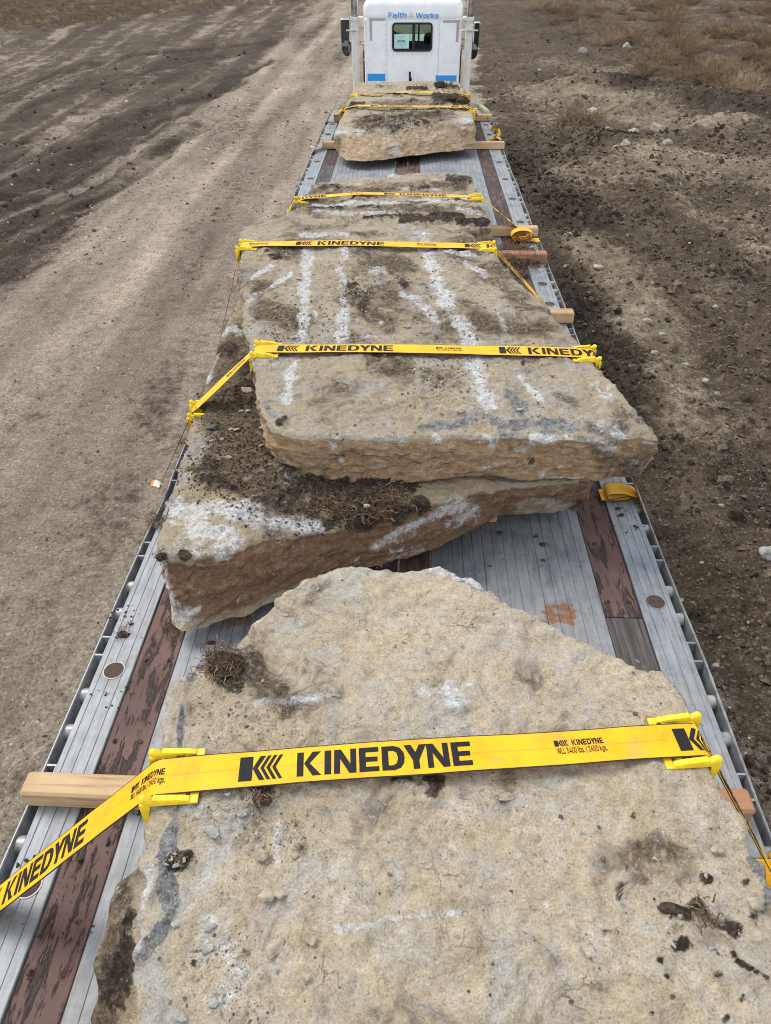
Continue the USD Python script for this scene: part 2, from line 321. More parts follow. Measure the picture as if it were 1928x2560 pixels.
def alu(name, base, rust=None):
    nodes = {'g': ('geometry', {}), 'm1': ('mapping', {'scale': (1.0, 0.12, 1.0)}), 'm2': ('mapping', {'scale': (0.35, 1.0, 1.0)}),
             'n1': ('noise_texture', {'scale': 40.0, 'detail': 6.0, 'roughness': 0.7}), 'n2': ('noise_texture', {'scale': 5.0, 'detail': 7.0, 'roughness': 0.7}),
             'n3': ('noise_texture', {'scale': 38.0, 'detail': 5.0, 'roughness': 0.75}), 'n4': ('noise_texture', {'scale': 16.0, 'detail': 4.0, 'roughness': 0.6}),
             'r1': ('rgb_ramp', {'ramp': [(0.3, tuple(np.array(base) * 0.68)), (0.5, base), (0.7, tuple(np.array(base) * 1.25))]}),
             'r2': ('rgb_ramp', {'ramp': [(0.3, (0.62, 0.65, 0.70)), (0.5, (0.98, 0.98, 0.98)), (0.7, (1.2, 1.18, 1.14))]}),
             'mm': ('mix_color', {'blend_type': 'multiply', 'fac': 1.0, 'use_clamp': False}),
             'r3': ('rgb_ramp', {'ramp': [(0.24, (0.18, 0.16, 0.14)), (0.36, (0.9, 0.9, 0.9)), (0.6, (1.0, 1.0, 1.0))]}),
             'mm2': ('mix_color', {'blend_type': 'multiply', 'fac': 0.9, 'use_clamp': False}),
             'sp': ('voronoi_texture', {'scale': 16.0}), 'spr': ('rgb_ramp', {'ramp': [(0.0, (1, 1, 1)), (0.06, (1, 1, 1)), (0.10, (0, 0, 0))]}), 'spm': ('math', {'math_type': 'multiply'}),
             'spw': ('map_range', {'from_min': 0.5, 'from_max': 0.6, 'clamp': True}),
             'spc': ('mix_color', {'b': (0.05, 0.042, 0.036)}),
             'dm': ('map_range', {'from_min': 0.52, 'from_max': 0.75, 'to_max': 0.7, 'clamp': True}), 'dc': ('mix_color', {'b': (0.17, 0.15, 0.125)}),
             'ro': ('map_range', {'from_min': 0.3, 'from_max': 0.7, 'to_min': 0.48, 'to_max': 0.72}),
             'me': ('map_range', {'from_min': 0.45, 'from_max': 0.75, 'to_min': 0.45, 'to_max': 0.15, 'clamp': True}),
             'b': ('bump', {'strength': 0.5, 'distance': 0.003}), 'p': ('principled_bsdf', {})}
    links = [('g.position', 'm1.vector'), ('g.position', 'm2.vector'), ('m1.vector', 'n1.vector'), ('g.position', 'n2.vector'), ('m2.vector', 'n3.vector'), ('g.position', 'n4.vector'),
             ('n1.fac', 'r1.fac'), ('n2.fac', 'r2.fac'), ('r1.color', 'mm.a'), ('r2.color', 'mm.b'), ('n3.fac', 'r3.fac'), ('mm.result', 'mm2.a'), ('r3.color', 'mm2.b'),
             ('n2.fac', 'dm.value'), ('mm2.result', 'dc.a'), ('dm.result', 'dc.fac'),
             ('g.position', 'sp.vector'), ('sp.distance', 'spr.fac'), ('spr.color', 'spm.value1'), ('n4.fac', 'spw.value'), ('spw.result', 'spm.value2'), ('dc.result', 'spc.a'), ('spm.value', 'spc.fac'),
             ('n2.fac', 'ro.value'), ('ro.result', 'p.roughness'), ('n2.fac', 'me.value'), ('me.result', 'p.metallic'), ('n3.fac', 'b.height'), ('b.normal', 'p.normal')]
    last = 'spc.result'
    if rust:
        k = 0
        for c, r0, r1 in rust:
            nodes[f'd{k}'] = ('vector_math', {'math_type': 'distance', 'vector2': tuple(c)})
            nodes[f'dn{k}'] = ('math', {'math_type': 'multiply_add', 'value2': 0.17, 'value3': -0.085})
            nodes[f'do{k}'] = ('math', {'math_type': 'multiply'}); nodes[f'dp{k}'] = ('map_range', {'from_min': 0.34, 'from_max': 0.52, 'to_min': 0.35, 'to_max': 1.0, 'clamp': True})
            nodes[f'ng{k}'] = ('noise_texture', {'scale': 46.0, 'detail': 6.0, 'roughness': 0.75})
            nodes[f'ds{k}'] = ('math', {'math_type': 'add'})
            nodes[f'dr{k}'] = ('rgb_ramp', {'ramp': [(0.0, (0.25,) * 3), (max(r0 - 0.02, 0.001), (0.25,) * 3), (r0, (0.95,) * 3), (r1 - 0.015, (0.8,) * 3), (r1, (0, 0, 0))]})
            nodes[f'dm{k}'] = ('mix_color', {'b': (0.24, 0.095, 0.018)})
            links += [('g.position', f'd{k}.vector1'), ('n4.fac', f'dn{k}.value1'), (f'd{k}.value', f'ds{k}.value1'), (f'dn{k}.value', f'ds{k}.value2'), (f'ds{k}.value', f'dr{k}.fac'),
                      ('g.position', f'ng{k}.vector'), (f'ng{k}.fac', f'dp{k}.value'), (f'dr{k}.color', f'do{k}.value1'), (f'dp{k}.result', f'do{k}.value2'), (f'do{k}.value', f'dm{k}.fac'), (last, f'dm{k}.a')]
            last = f'dm{k}.result'; k += 1
    mat(name, nodes, links + [(last, 'p.base_color')])


alu('aluminium', (0.265, 0.278, 0.295), rust=[(P(1398, 1530), 0.035, 0.072), (P(600, 1545), 0.0, 0.07)])
alu('aluminium_side', (0.29, 0.302, 0.32))


def wood(name, paint, bare, lo, hi, seed=0.0, gscale=(42.0, 2.2, 42.0)):
    mat(name, {'g': ('geometry', {}), 'o': ('object_info', {}), 'ov': ('vector_math', {'math_type': 'scale', 'scale': 30.0, 'vector1': (1, 0.37, 0.71)}),
               'of': ('vector_math', {'math_type': 'add'}), 'm': ('mapping', {'scale': gscale, 'location': (seed, seed, 0)}), 'm2': ('mapping', {'scale': (30.0, 5.0, 30.0)}),
               'n1': ('noise_texture', {'scale': 1.0, 'detail': 6.0, 'roughness': 0.7}), 'n2': ('noise_texture', {'scale': 1.0, 'detail': 8.0, 'roughness': 0.75, 'distortion': 0.25}),
               'n3': ('noise_texture', {'scale': 3.0, 'detail': 5.0}),
               'rb': ('rgb_ramp', {'ramp': [(0.3, tuple(np.array(bare) * 0.25)), (0.5, bare), (0.72, tuple(np.array(bare) * 1.9))]}),
               'rp': ('rgb_ramp', {'ramp': [(0.3, tuple(np.array(paint) * 0.72)), (0.5, paint), (0.7, tuple(np.array(paint) * 1.35))]}),
               'k': ('map_range', {'from_min': lo, 'from_max': hi, 'clamp': True}), 'x': ('mix_color', {}),
               'h1': ('math', {'math_type': 'multiply', 'value2': 0.5}), 'h2': ('math', {'math_type': 'add'}),
               'b': ('bump', {'strength': 0.9, 'distance': 0.006}),
               'p': ('principled_bsdf', {'roughness': 0.68, 'specular_ior_level': 0.3})},
        [('o.random', 'ov.scale')] * 0 + [('g.position', 'of.vector1'), ('of.vector', 'm.vector'), ('of.vector', 'm2.vector'), ('m.vector', 'n1.vector'), ('m2.vector', 'n2.vector'), ('g.position', 'n3.vector'),
         ('n1.fac', 'rb.fac'), ('n3.fac', 'rp.fac'), ('n2.fac', 'k.value'), ('rp.color', 'x.a'), ('rb.color', 'x.b'), ('k.result', 'x.fac'), ('x.result', 'p.base_color'),
         ('n1.fac', 'h1.value1'), ('h1.value', 'h2.value1'), ('k.result', 'h2.value2'), ('h2.value', 'b.height'), ('b.normal', 'p.normal')])


wood('wood_painted_brown', (0.125, 0.072, 0.062), (0.05, 0.038, 0.033), 0.52, 0.57, gscale=(60.0, 3.0, 60.0))
wood('wood_painted_worn', (0.11, 0.060, 0.050), (0.055, 0.043, 0.038), 0.47, 0.53, seed=4.0, gscale=(60.0, 3.0, 60.0))
LKW = LK
wood('wood_weathered', (0.06, 0.05, 0.045), (0.075, 0.066, 0.062), 0.0, 0.1, gscale=(60.0, 3.0, 60.0))


def lumber(name, base, dark):
    mat(name, {'g': ('geometry', {}), 'm': ('mapping', {'scale': (1.2, 26.0, 20.0)}), 'n': ('noise_texture', {'scale': 1.0, 'detail': 5.0, 'roughness': 0.6, 'distortion': 1.2}),
               'n2': ('noise_texture', {'scale': 5.0, 'detail': 5.0}), 'v': ('voronoi_texture', {'scale': 4.5}), 'vr': ('rgb_ramp', {'ramp': [(0.0, (0.20, 0.11, 0.055)), (0.07, (0.35, 0.2, 0.1)), (0.12, (1, 1, 1))]}),
               'r': ('rgb_ramp', {'ramp': [(0.25, dark), (0.45, base), (0.75, tuple(np.array(base) * 1.2))]}), 'r2': ('rgb_ramp', {'ramp': [(0.3, (0.75, 0.72, 0.68)), (0.6, (1, 1, 1))]}),
               'mm': ('mix_color', {'blend_type': 'multiply', 'fac': 0.8}), 'mv': ('mix_color', {'blend_type': 'multiply', 'fac': 0.85}),
               'b': ('bump', {'strength': 0.5, 'distance': 0.003}), 'p': ('principled_bsdf', {'roughness': 0.65, 'specular_ior_level': 0.3})},
        [('g.position', 'm.vector'), ('m.vector', 'n.vector'), ('g.position', 'n2.vector'), ('g.position', 'v.vector'), ('n.fac', 'r.fac'), ('n2.fac', 'r2.fac'), ('v.distance', 'vr.fac'),
         ('r.color', 'mm.a'), ('r2.color', 'mm.b'), ('mm.result', 'mv.a'), ('vr.color', 'mv.b'), ('mv.result', 'p.base_color'), ('n.fac', 'b.height'), ('b.normal', 'p.normal')])


lumber('pine_fresh', (0.52, 0.36, 0.20), (0.22, 0.115, 0.05))
lumber('pine_red', (0.36, 0.185, 0.105), (0.24, 0.11, 0.06))

mat('webbing', {
    'u': ('uvmap', {'attribute': 'st'}), 's': ('separate_xyz', {}),
    'w': ('math', {'math_type': 'multiply', 'value2': 900.0}), 'ws': ('math', {'math_type': 'sine'}),
    'w2': ('math', {'math_type': 'multiply', 'value2': 120.0}), 'w2s': ('math', {'math_type': 'sine'}), 'wa': ('math', {'math_type': 'multiply_add', 'value2': 0.5}),
    'c1': ('math', {'math_type': 'subtract', 'value2': 0.5}), 'c2': ('math', {'math_type': 'absolute'}),
    'ed': ('map_range', {'from_min': 0.468, 'from_max': 0.478, 'clamp': True}), 'rd': ('map_range', {'from_min': 0.004, 'from_max': 0.009, 'to_min': 0.75, 'to_max': 0.0, 'clamp': True}),
    'g': ('geometry', {}), 'n': ('noise_texture', {'scale': 9.0, 'detail': 6.0, 'roughness': 0.7}),
    'yr': ('rgb_ramp', {'ramp': [(0.3, (0.68, 0.345, 0.004)), (0.5, (0.84, 0.452, 0.004)), (0.7, (0.88, 0.50, 0.005))]}),
    'dn': ('noise_texture', {'scale': 14.0, 'detail': 7.0, 'roughness': 0.75}), 'dm': ('map_range', {'from_min': 0.52, 'from_max': 0.74, 'to_max': 0.75, 'clamp': True}),
    'md': ('mix_color', {'b': (0.40, 0.28, 0.14)}), 'mr': ('mix_color', {'b': (0.85, 0.16, 0.04)}), 'me': ('mix_color', {'b': (0.022, 0.019, 0.016)}),
    'bk': ('mix_color', {'b': (0.20, 0.11, 0.01)}),
    'b': ('bump', {'strength': 0.35, 'distance': 0.0012}),
    'p': ('principled_bsdf', {'roughness': 0.55, 'specular_ior_level': 0.35})},
    [('u.UV', 's.vector'), ('s.x', 'w.value1'), ('w.value', 'ws.value1'), ('s.y', 'w2.value1'), ('w2.value', 'w2s.value1'), ('ws.value', 'wa.value1'), ('w2s.value', 'wa.value3'), ('wa.value', 'b.height'), ('b.normal', 'p.normal'),
     ('s.y', 'c1.value1'), ('c1.value', 'c2.value1'), ('c2.value', 'ed.value'), ('c2.value', 'rd.value'), ('g.position', 'n.vector'), ('g.position', 'dn.vector'), ('n.fac', 'yr.fac'),
     ('dn.fac', 'dm.value'), ('yr.color', 'md.a'), ('dm.result', 'md.fac'), ('md.result', 'mr.a'), ('rd.result', 'mr.fac'), ('mr.result', 'me.a'), ('ed.result', 'me.fac'), ('me.result', 'p.base_color')])

# ground: masks r = dark wet mud, g = gravel / road, b = olive-grey silt
mat('earth', {
    'g': ('geometry', {}), 'a': ('attribute', {'attribute': 'maska'}), 's': ('separate_color', {}),
    'n1': ('noise_texture', {'scale': 0.9, 'detail': 8.0, 'roughness': 0.7}), 'n2': ('noise_texture', {'scale': 7.0, 'detail': 9.0, 'roughness': 0.72}),
    'n3': ('noise_texture', {'scale': 38.0, 'detail': 5.0, 'roughness': 0.7}),
    'v': ('voronoi_texture', {'scale': 30.0, 'randomness': 1.0}), 'v2': ('voronoi_texture', {'scale': 75.0}),
    'rb': ('rgb_ramp', {'ramp': [(0.3, (0.052, 0.039, 0.028)), (0.5, (0.092, 0.069, 0.049)), (0.7, (0.145, 0.113, 0.081))]}),
    'tb': ('attribute', {'attribute': 'maskb'}), 'tr': ('rgb_ramp', {'ramp': [(0.0, (0.55, 0.53, 0.51)), (0.5, (1, 1, 1)), (1.0, (1.55, 1.56, 1.58))]}), 'mt': ('mix_color', {'blend_type': 'multiply', 'fac': 1.0, 'use_clamp': False}),
    'rg': ('rgb_ramp', {'ramp': [(0.3, (0.185, 0.148, 0.114)), (0.5, (0.255, 0.209, 0.165)), (0.7, (0.325, 0.274, 0.222))]}),
    'rs': ('rgb_ramp', {'ramp': [(0.3, (0.115, 0.092, 0.062)), (0.5, (0.21, 0.172, 0.122)), (0.7, (0.31, 0.26, 0.19))]}),
    'rd': ('rgb_ramp', {'ramp': [(0.3, (0.022, 0.017, 0.013)), (0.5, (0.048, 0.037, 0.028)), (0.7, (0.088, 0.069, 0.052))]}),
    'mg': ('mix_color', {}), 'ms': ('mix_color', {}), 'md': ('mix_color', {}),
    'jt': ('math', {'math_type': 'multiply_add', 'value2': 1.4, 'value3': -0.7}),
    'jg': ('math', {'math_type': 'add'}), 'kg': ('map_range', {'from_min': 0.3, 'from_max': 0.7, 'clamp': True}),
    'js': ('math', {'math_type': 'add'}), 'ks': ('map_range', {'from_min': 0.3, 'from_max': 0.7, 'clamp': True}),
    'jd': ('math', {'math_type': 'add'}), 'kd': ('map_range', {'from_min': 0.3, 'from_max': 0.75, 'clamp': True}),
    'r3': ('rgb_ramp', {'ramp': [(0.30, (0.30, 0.29, 0.28)), (0.44, (0.82, 0.82, 0.82)), (0.56, (1.08, 1.08, 1.08)), (0.68, (1.75, 1.72, 1.66))]}),
    'mm': ('mix_color', {'blend_type': 'multiply', 'fac': 0.85, 'use_clamp': False}),
    'mn': ('mapping', {'scale': (1.5, 0.7, 1.0)}), 'rn': ('rgb_ramp', {'ramp': [(0.3, (0.66, 0.64, 0.61)), (0.45, (0.93, 0.93, 0.92)), (0.58, (1.12, 1.11, 1.10)), (0.72, (1.4, 1.39, 1.36))]}), 'mma': ('mix_color', {'blend_type': 'multiply', 'fac': 0.9, 'use_clamp': False}),
    'n5': ('noise_texture', {'scale': 17.0, 'detail': 5.0, 'roughness': 0.75}), 'r5': ('rgb_ramp', {'ramp': [(0.3, (0.5, 0.48, 0.46)), (0.45, (0.93, 0.93, 0.92)), (0.58, (1.06, 1.06, 1.06)), (0.72, (1.45, 1.44, 1.41))]}), 'mmb': ('mix_color', {'blend_type': 'multiply', 'fac': 0.55, 'use_clamp': False}),
    'vc': ('rgb_ramp', {'ramp': [(0.0, (1, 1, 1)), (0.2, (1, 1, 1)), (0.3, (0, 0, 0))]}), 'vs': ('separate_color', {}), 'vt': ('map_range', {'from_min': 0.62, 'from_max': 0.72, 'clamp': True}), 'vm': ('math', {'math_type': 'multiply'}), 'vf': ('math', {'math_type': 'multiply', 'value2': 0.5}),
    'mp': ('mix_color', {'b': (0.33, 0.28, 0.22)}),
    'h1': ('math', {'math_type': 'multiply', 'value2': 0.07}), 'h2': ('math', {'math_type': 'multiply_add', 'value2': 0.02}), 'h3': ('math', {'math_type': 'multiply_add', 'value2': 0.008}),
    'b': ('bump', {'strength': 0.8, 'distance': 1.0}), 'p': ('principled_bsdf', {'roughness': 0.95, 'specular_ior_level': 0.15})},
    [('g.position', n + '.vector') for n in ('n2', 'n3', 'v', 'v2')] + [('a.color', 's.color'), ('n2.fac', 'rb.fac'), ('n2.fac', 'rg.fac'), ('n2.fac', 'rs.fac'), ('n2.fac', 'rd.fac'),
     ('n2.fac', 'jt.value1'), ('jt.value', 'jg.value1'), ('s.g', 'jg.value2'), ('jg.value', 'kg.value'), ('jt.value', 'js.value1'), ('s.b', 'js.value2'), ('js.value', 'ks.value'),
     ('jt.value', 'jd.value1'), ('s.r', 'jd.value2'), ('jd.value', 'kd.value'),
     ('rb.color', 'ms.a'), ('rs.color', 'ms.b'), ('ks.result', 'ms.fac'), ('ms.result', 'mg.a'), ('rg.color', 'mg.b'), ('kg.result', 'mg.fac'), ('mg.result', 'md.a'), ('rd.color', 'md.b'), ('kd.result', 'md.fac'),
     ('g.position', 'mn.vector'), ('mn.vector', 'n1.vector'), ('g.position', 'n5.vector'), ('n1.fac', 'rn.fac'), ('md.result', 'mma.a'), ('rn.color', 'mma.b'), ('n5.fac', 'r5.fac'), ('mma.result', 'mmb.a'), ('r5.color', 'mmb.b'), ('n3.fac', 'r3.fac'), ('mmb.result', 'mm.a'), ('r3.color', 'mm.b'), ('v.distance', 'vc.fac'), ('v.color', 'vs.color'), ('vs.r', 'vt.value'), ('vc.color', 'vm.value1'), ('vt.result', 'vm.value2'), ('vm.value', 'vf.value1'),
     ('mm.result', 'mp.a'), ('vf.value', 'mp.fac'), ('mp.result', 'mt.a'), ('tb.color', 'tr.fac'), ('tr.color', 'mt.b'), ('mt.result', 'p.base_color'),
     ('n2.fac', 'h1.value1'), ('n3.fac', 'h2.value1'), ('h1.value', 'h2.value3'), ('vc.color', 'h3.value1'), ('h2.value', 'h3.value3'), ('h3.value', 'b.height'), ('b.normal', 'p.normal')])
plain('pebble', (0.32, 0.27, 0.21), 0.95, var=0.5, scale=9.0, spec=0.15)
plain('pebble_pale', (0.42, 0.39, 0.335), 0.95, var=0.3, scale=9.0, spec=0.15)
plain('pebble_dark', (0.12, 0.095, 0.07), 0.95, var=0.4, scale=9.0, spec=0.15)

#@GROUND
# ------------------------------------------------------------------ ground and road, one sheet split along the road's edges
RUTS = [([(0, 700), (132, 575), (264, 475), (396, 396), (475, 338), (554, 296)], 0.34, 0.10, .9),
        ([(0, 660), (150, 560), (300, 470), (420, 380), (500, 330)], 0.22, 0.07, .5),
        ([(0, 424), (158, 370), (317, 317), (422, 270), (528, 240)], 0.40, 0.12, .9),
        ([(0, 502), (158, 449), (317, 343), (396, 311), (528, 250), (610, 205)], 0.38, 0.13, 1.0),
        ([(0, 540), (185, 465), (317, 380), (449, 296), (580, 206), (676, 150)], 0.34, 0.13, 1.0),
        ([(0, 232), (158, 180), (317, 143), (470, 128), (600, 116)], 0.55, 0.14, .8),
        ([(0, 296), (211, 227), (370, 174), (580, 137), (680, 110)], 0.55, 0.12, .6),
        ([(60, 355), (264, 301)], 0.34, 0.10, .9),
        ([(0, 470), (106, 449), (253, 370), (327, 327), (450, 260)], 0.36, 0.12, 1.0),
        ([(0, 600), (120, 520), (260, 430), (330, 380)], 0.30, 0.10, .8),
        ([(100, 500), (200, 440), (330, 350), (430, 290)], 0.30, 0.10, .8)]
RUTS_W = [(np.array([PG(*p)[:2] for p in l]), w, d, k) for l, w, d, k in RUTS]
DARK_R = [([(1300, 410), (1360, 460), (1450, 560)], 0.7, 1.0), ([(1440, 520), (1480, 700)], 0.5, .6), ([(1400, 700), (1450, 800), (1530, 930), (1560, 1010), (1580, 1090)], 0.42, 1.0), ([(1430, 740), (1560, 960)], 0.35, .9),
          ([(1600, 620), (1780, 660), (1928, 700)], 0.5, .5), ([(1560, 440), (1640, 520), (1760, 600)], 0.5, .6), ([(1440, 345), (1560, 390)], 0.7, .6), ([(1460, 280), (1430, 265)], 0.8, .9),
          ([(1380, 195), (1560, 215)], 1.0, .8), ([(1570, 240), (1720, 245), (1800, 270), (1928, 285)], 1.6, .9), ([(1640, 150), (1928, 200)], 2.5, .5), ([(1360, 30), (1440, 100)], 3.0, .6),
          ([(1750, 800), (1800, 900), (1928, 960)], 0.5, .6), ([(1850, 1180), (1928, 1280)], 0.4, .7), ([(1560, 1150), (1640, 1180)], 0.3, .4), ([(1640, 1290), (1740, 1380)], 0.25, .7), ([(1700, 1460), (1780, 1560)], 0.25, .5), ([(1830, 1450), (1928, 1600)], 0.3, .5)]
DARK_W = [(np.array([PG(*p)[:2] for p in l]), w, k) for l, w, k in DARK_R]
SILT = [([(1440, 230), (1600, 290), (1700, 310)], 1.2, .9), ([(1380, 150), (1520, 175)], 1.3, .6), ([(1400, 440), (1560, 460)], 0.6, .6), ([(1650, 430), (1850, 430), (1928, 450)], 1.0, .9), ([(1790, 330), (1840, 320)], 0.6, .9), ([(1420, 590), (1520, 640), (1600, 800)], .5, .5), ([(1700, 500), (1928, 640)], .6, .5),
        ([(1500, 620), (1620, 800), (1700, 960), (1760, 1080)], .45, .6), ([(1300, 220), (1420, 330)], .9, .5)]
SILT_W = [(np.array([PG(*p)[:2] for p in l]), w, k) for l, w, k in SILT]
BERM = [([(1440, 520), (1520, 560)], .5, .12), ([(1650, 420), (1850, 430)], 1.2, .22), ([(1790, 330), (1840, 320)], .8, .3), ([(1560, 440), (1640, 500)], .5, .18), ([(1440, 345), (1600, 390)], .8, .28), ([(1460, 215), (1540, 215)], 1.0, .3), ([(1640, 260), (1730, 255)], 1.2, .35), ([(1580, 990), (1600, 1080)], .14, .16), ([(1430, 260), (1440, 262)], .5, .3), ([(1580, 880), (1660, 1010)], .3, .08), ([(200, 240), (400, 190)], .5, .1)]
RL = np.array([PG(*p)[:2] for p in [(-300, 700), (0, 540), (185, 465), (317, 380), (449, 296), (580, 206), (676, 150), (720, 95), (760, 50), (790, 20)]]); RL = RL[np.argsort(RL[:, 1])]
BERM_W = [(np.array([PG(*p)[:2] for p in l]), w, k) for l, w, k in BERM]


def ground_masks(x, y):
    Q = np.stack([x, y], 1); p3 = np.stack([x, y, 0 * x], 1)
    z = np.zeros(len(x))
    near = (y > 0.5) & (y < 75) & (np.abs(x) < 60)
    wob = (meshkit.fbm(p3 * 0.5, 4, 3) - 0.5)
    w2 = (meshkit.fbm(p3 * 2.3, 4, 5) - 0.5)
    edge_l = -5.5 + 0.9 * wob + 0.6 * w2 - 0.02 * np.maximum(y - 40, 0)
    edge_r = 1.75 + 0.9 * wob + 0.5 * w2 + 0.045 * np.maximum(y - 17, 0)
    road = ss(-0.5, 0.5, x - edge_l) * ss(-0.4, 0.4, edge_r - x)
    dark = np.zeros(len(x)); silt = np.zeros(len(x))
    left = ss(0.6, -0.6, x - edge_l)
    fy = np.interp(y, RL[:, 1], RL[:, 0])
    ac = (x - fy) * np.interp(y, [8, 14, 22, 40], [1.0, 0.75, 0.6, 0.45])
    strk = meshkit.fbm(np.stack([ac * 2.6 + 0.4 * w2, y * 0.10, 0 * x], 1), 5, 41) - 0.5
    strk2 = meshkit.fbm(np.stack([ac * 7.0, y * 0.22, 0 * x + 3], 1), 4, 43) - 0.5
    dark += left * (0.36 + 0.45 * wob + 1.5 * strk + 0.8 * strk2) * ss(70, 45, y)
    z += left * (0.10 * strk + 0.06 * strk2) * ss(60, 30, y)
    right = ss(-0.4, 0.4, x - edge_r)
    dark += right * (0.10 + 0.9 * wob + 0.7 * w2)
    idx = np.nonzero(near)[0]; rutd = np.zeros(len(x))
    Qn = Q[idx] + np.stack([w2[idx] * 0.5 + wob[idx] * 0.5, w2[idx] * 0.6 - wob[idx] * 0.4], 1)
    for line, w, dep, k in RUTS_W:
        d = seg_dist(Qn, line)
        q_ = np.exp(-(d / w * 1.5) ** 2) * (0.4 + 1.2 * strk[idx] + 0.6)
        z[idx] += -0.45 * dep * q_ + 0.22 * dep * np.exp(-((d - w * 1.25) / (0.45 * w)) ** 2)
        rutd[idx] = np.maximum(rutd[idx], 0.62 * k * np.exp(-(d / w * 1.25) ** 2))
    dark += rutd * (0.55 + 1.3 * (strk2 + 0.3))
    for line, w, k in DARK_W:
        dark[idx] += 0.58 * k * np.exp(-(seg_dist(Qn, line) / w) ** 2)
    for line, w, k in SILT_W:
        q = np.exp(-(seg_dist(Qn, line) / w) ** 2); silt[idx] += 0.95 * k * q; dark[idx] -= 0.6 * k * q
    for line, w, k in BERM_W:
        z[idx] += k * np.exp(-(seg_dist(Qn, line) / w) ** 2)
    # light gravel streaks between the ruts, a wheel path of fines in the road
    st = meshkit.fbm(np.stack([x * 1.6, y * 0.16, 0 * x], 1), 4, 11) - 0.5
    gravel = road * (0.86 + 1.1 * st + 0.5 * w2) + left * (0.22 - 1.3 * strk - 1.0 * strk2 + 0.5 * w2) + right * (0.12 + 0.9 * w2 + 0.6 * wob)
    z += road * 0.035 * st + 0.16 * w2 * right + 0.02 * w2 * left + (0.10 + 0.20 * right) * wob * (1 - road)
    # rough clods off the road
    rough = (meshkit.fbm(p3 * 6.0, 3, 21) - 0.5)
    rr2 = np.maximum(right * 1.25 * ss(60, 20, y), left * 0.2 * ss(60, 20, y))
    z += rr2 * rough * (0.10 + 0.10 * np.clip(dark, 0, 1)) + road * 0.012 * rough
    z -= 0.10 * np.exp(-((x - 1.9) / 0.5) ** 2) * right
    xw = x + 0.5 * wob
    tone = 0.30 * np.exp(-((xw + 4.05) / 0.30) ** 2) + 0.20 * np.exp(-((xw + 2.25) / 0.36) ** 2) - 0.14 * np.exp(-((xw + 3.2) / 0.30) ** 2) - 0.10 * np.exp(-((xw + 4.75) / 0.2) ** 2)
    st2 = meshkit.fbm(np.stack([x * 4.5, y * 0.3, 0 * x + 8], 1), 4, 61) - 0.5
    tone = road * (tone + 0.9 * st + 0.6 * st2 + 0.25 * wob) + (1 - road) * (0.5 * wob + 0.7 * w2 + 0.9 * strk2 * left)
    z -= 0.02 * road * np.exp(-((xw + 4.05) / 0.3) ** 2) + 0.015 * road * np.exp(-((xw + 2.25) / 0.36) ** 2)
    return z, np.clip(dark, 0, 1.2), np.clip(gravel, 0, 1.2), np.clip(silt, 0, 1), road, np.clip(0.5 + tone, 0, 1)


ys = np.concatenate([np.linspace(-40, 1.0, 14)[:-1], 1.0 * (68.0) ** (np.arange(620) / 619.0), 68 * (3000 / 68.0) ** (np.arange(1, 24) / 23.0)])
tt = np.linspace(-1, 1, 640)
uu = np.where(np.abs(tt) < 0.94, tt / 0.94, np.sign(tt) * (1 + ((np.abs(tt) - 0.94) / 0.06) ** 2 * 60))
hw = 5.5 + 0.62 * np.clip(ys, 0, 3000)
XX = uu[None] * hw[:, None] + 0.0; YY = np.repeat(ys[:, None], len(uu), 1)
gx, gy = XX.ravel(), YY.ravel()
gz, gd, gg, gs, groad, gtone = ground_masks(gx, gy)
gfine = ss(72, 60, gy)
gz *= gfine
nr, nc = XX.shape
ii, jj = np.meshgrid(np.arange(nr - 1), np.arange(nc - 1), indexing='ij')
quads = np.stack([ii * nc + jj, ii * nc + jj + 1, (ii + 1) * nc + jj + 1, (ii + 1) * nc + jj], -1).reshape(-1, 4)
GV = np.stack([gx, gy, gz], 1); GM = np.stack([gd, gg, gs], 1); GT = np.stack([gtone] * 3, 1)
qc = groad[quads].mean(1) > 0.5
gsurf = None


def sub(quads):
    used = np.unique(quads); re = np.full(len(GV), -1); re[used] = np.arange(len(used))
    return (GV[used], re[quads]), GM[used], GT[used]


for nm, sel, lab in (('gravel_road', qc, 'pale gravel haul road running along the left of the trailer'), ('ground', ~qc, 'dark churned muddy ground on both sides of the road')):
    m_, k_, t_ = sub(quads[sel]); solo(nm, m_, 'earth', lab, None, kind='structure', smooth=True, prim={'maska': k_, 'maskb': t_})
_gt = cKDTree(GV[:, :2])


def gheight(xy):
    d, i = _gt.query(np.atleast_2d(xy)); return GV[i, 2]


# ------------------------------------------------------------------ stone pieces
def rock(size, seed, flat=0.6, n=14, rough=0.0):
    r = np.random.default_rng(seed)
    p = r.normal(size=(n, 3)); p /= np.linalg.norm(p, axis=1, keepdims=True)
    p *= r.uniform(0.75, 1.0, (n, 1)); p *= np.array(size) * 0.5 * np.array([1, 1, 1.0])
    m = trimesh.Trimesh(p).convex_hull
    v = np.array(m.vertices); v[:, 2] -= v[:, 2].min() * 0.72
    return trimesh.Trimesh(v, m.faces, process=False)


def rough_rock(size, seed, cuts=0):
    m = rock(size, seed, n=18)
    for _ in range(3): m = m.subdivide()
    v = np.array(m.vertices); s = max(size)
    v += m.vertex_normals * ((meshkit.fbm(v / s * 5 + seed, 4, seed) - 0.5) * 0.14 * s)[:, None]
    return trimesh.Trimesh(v, m.faces, process=False)


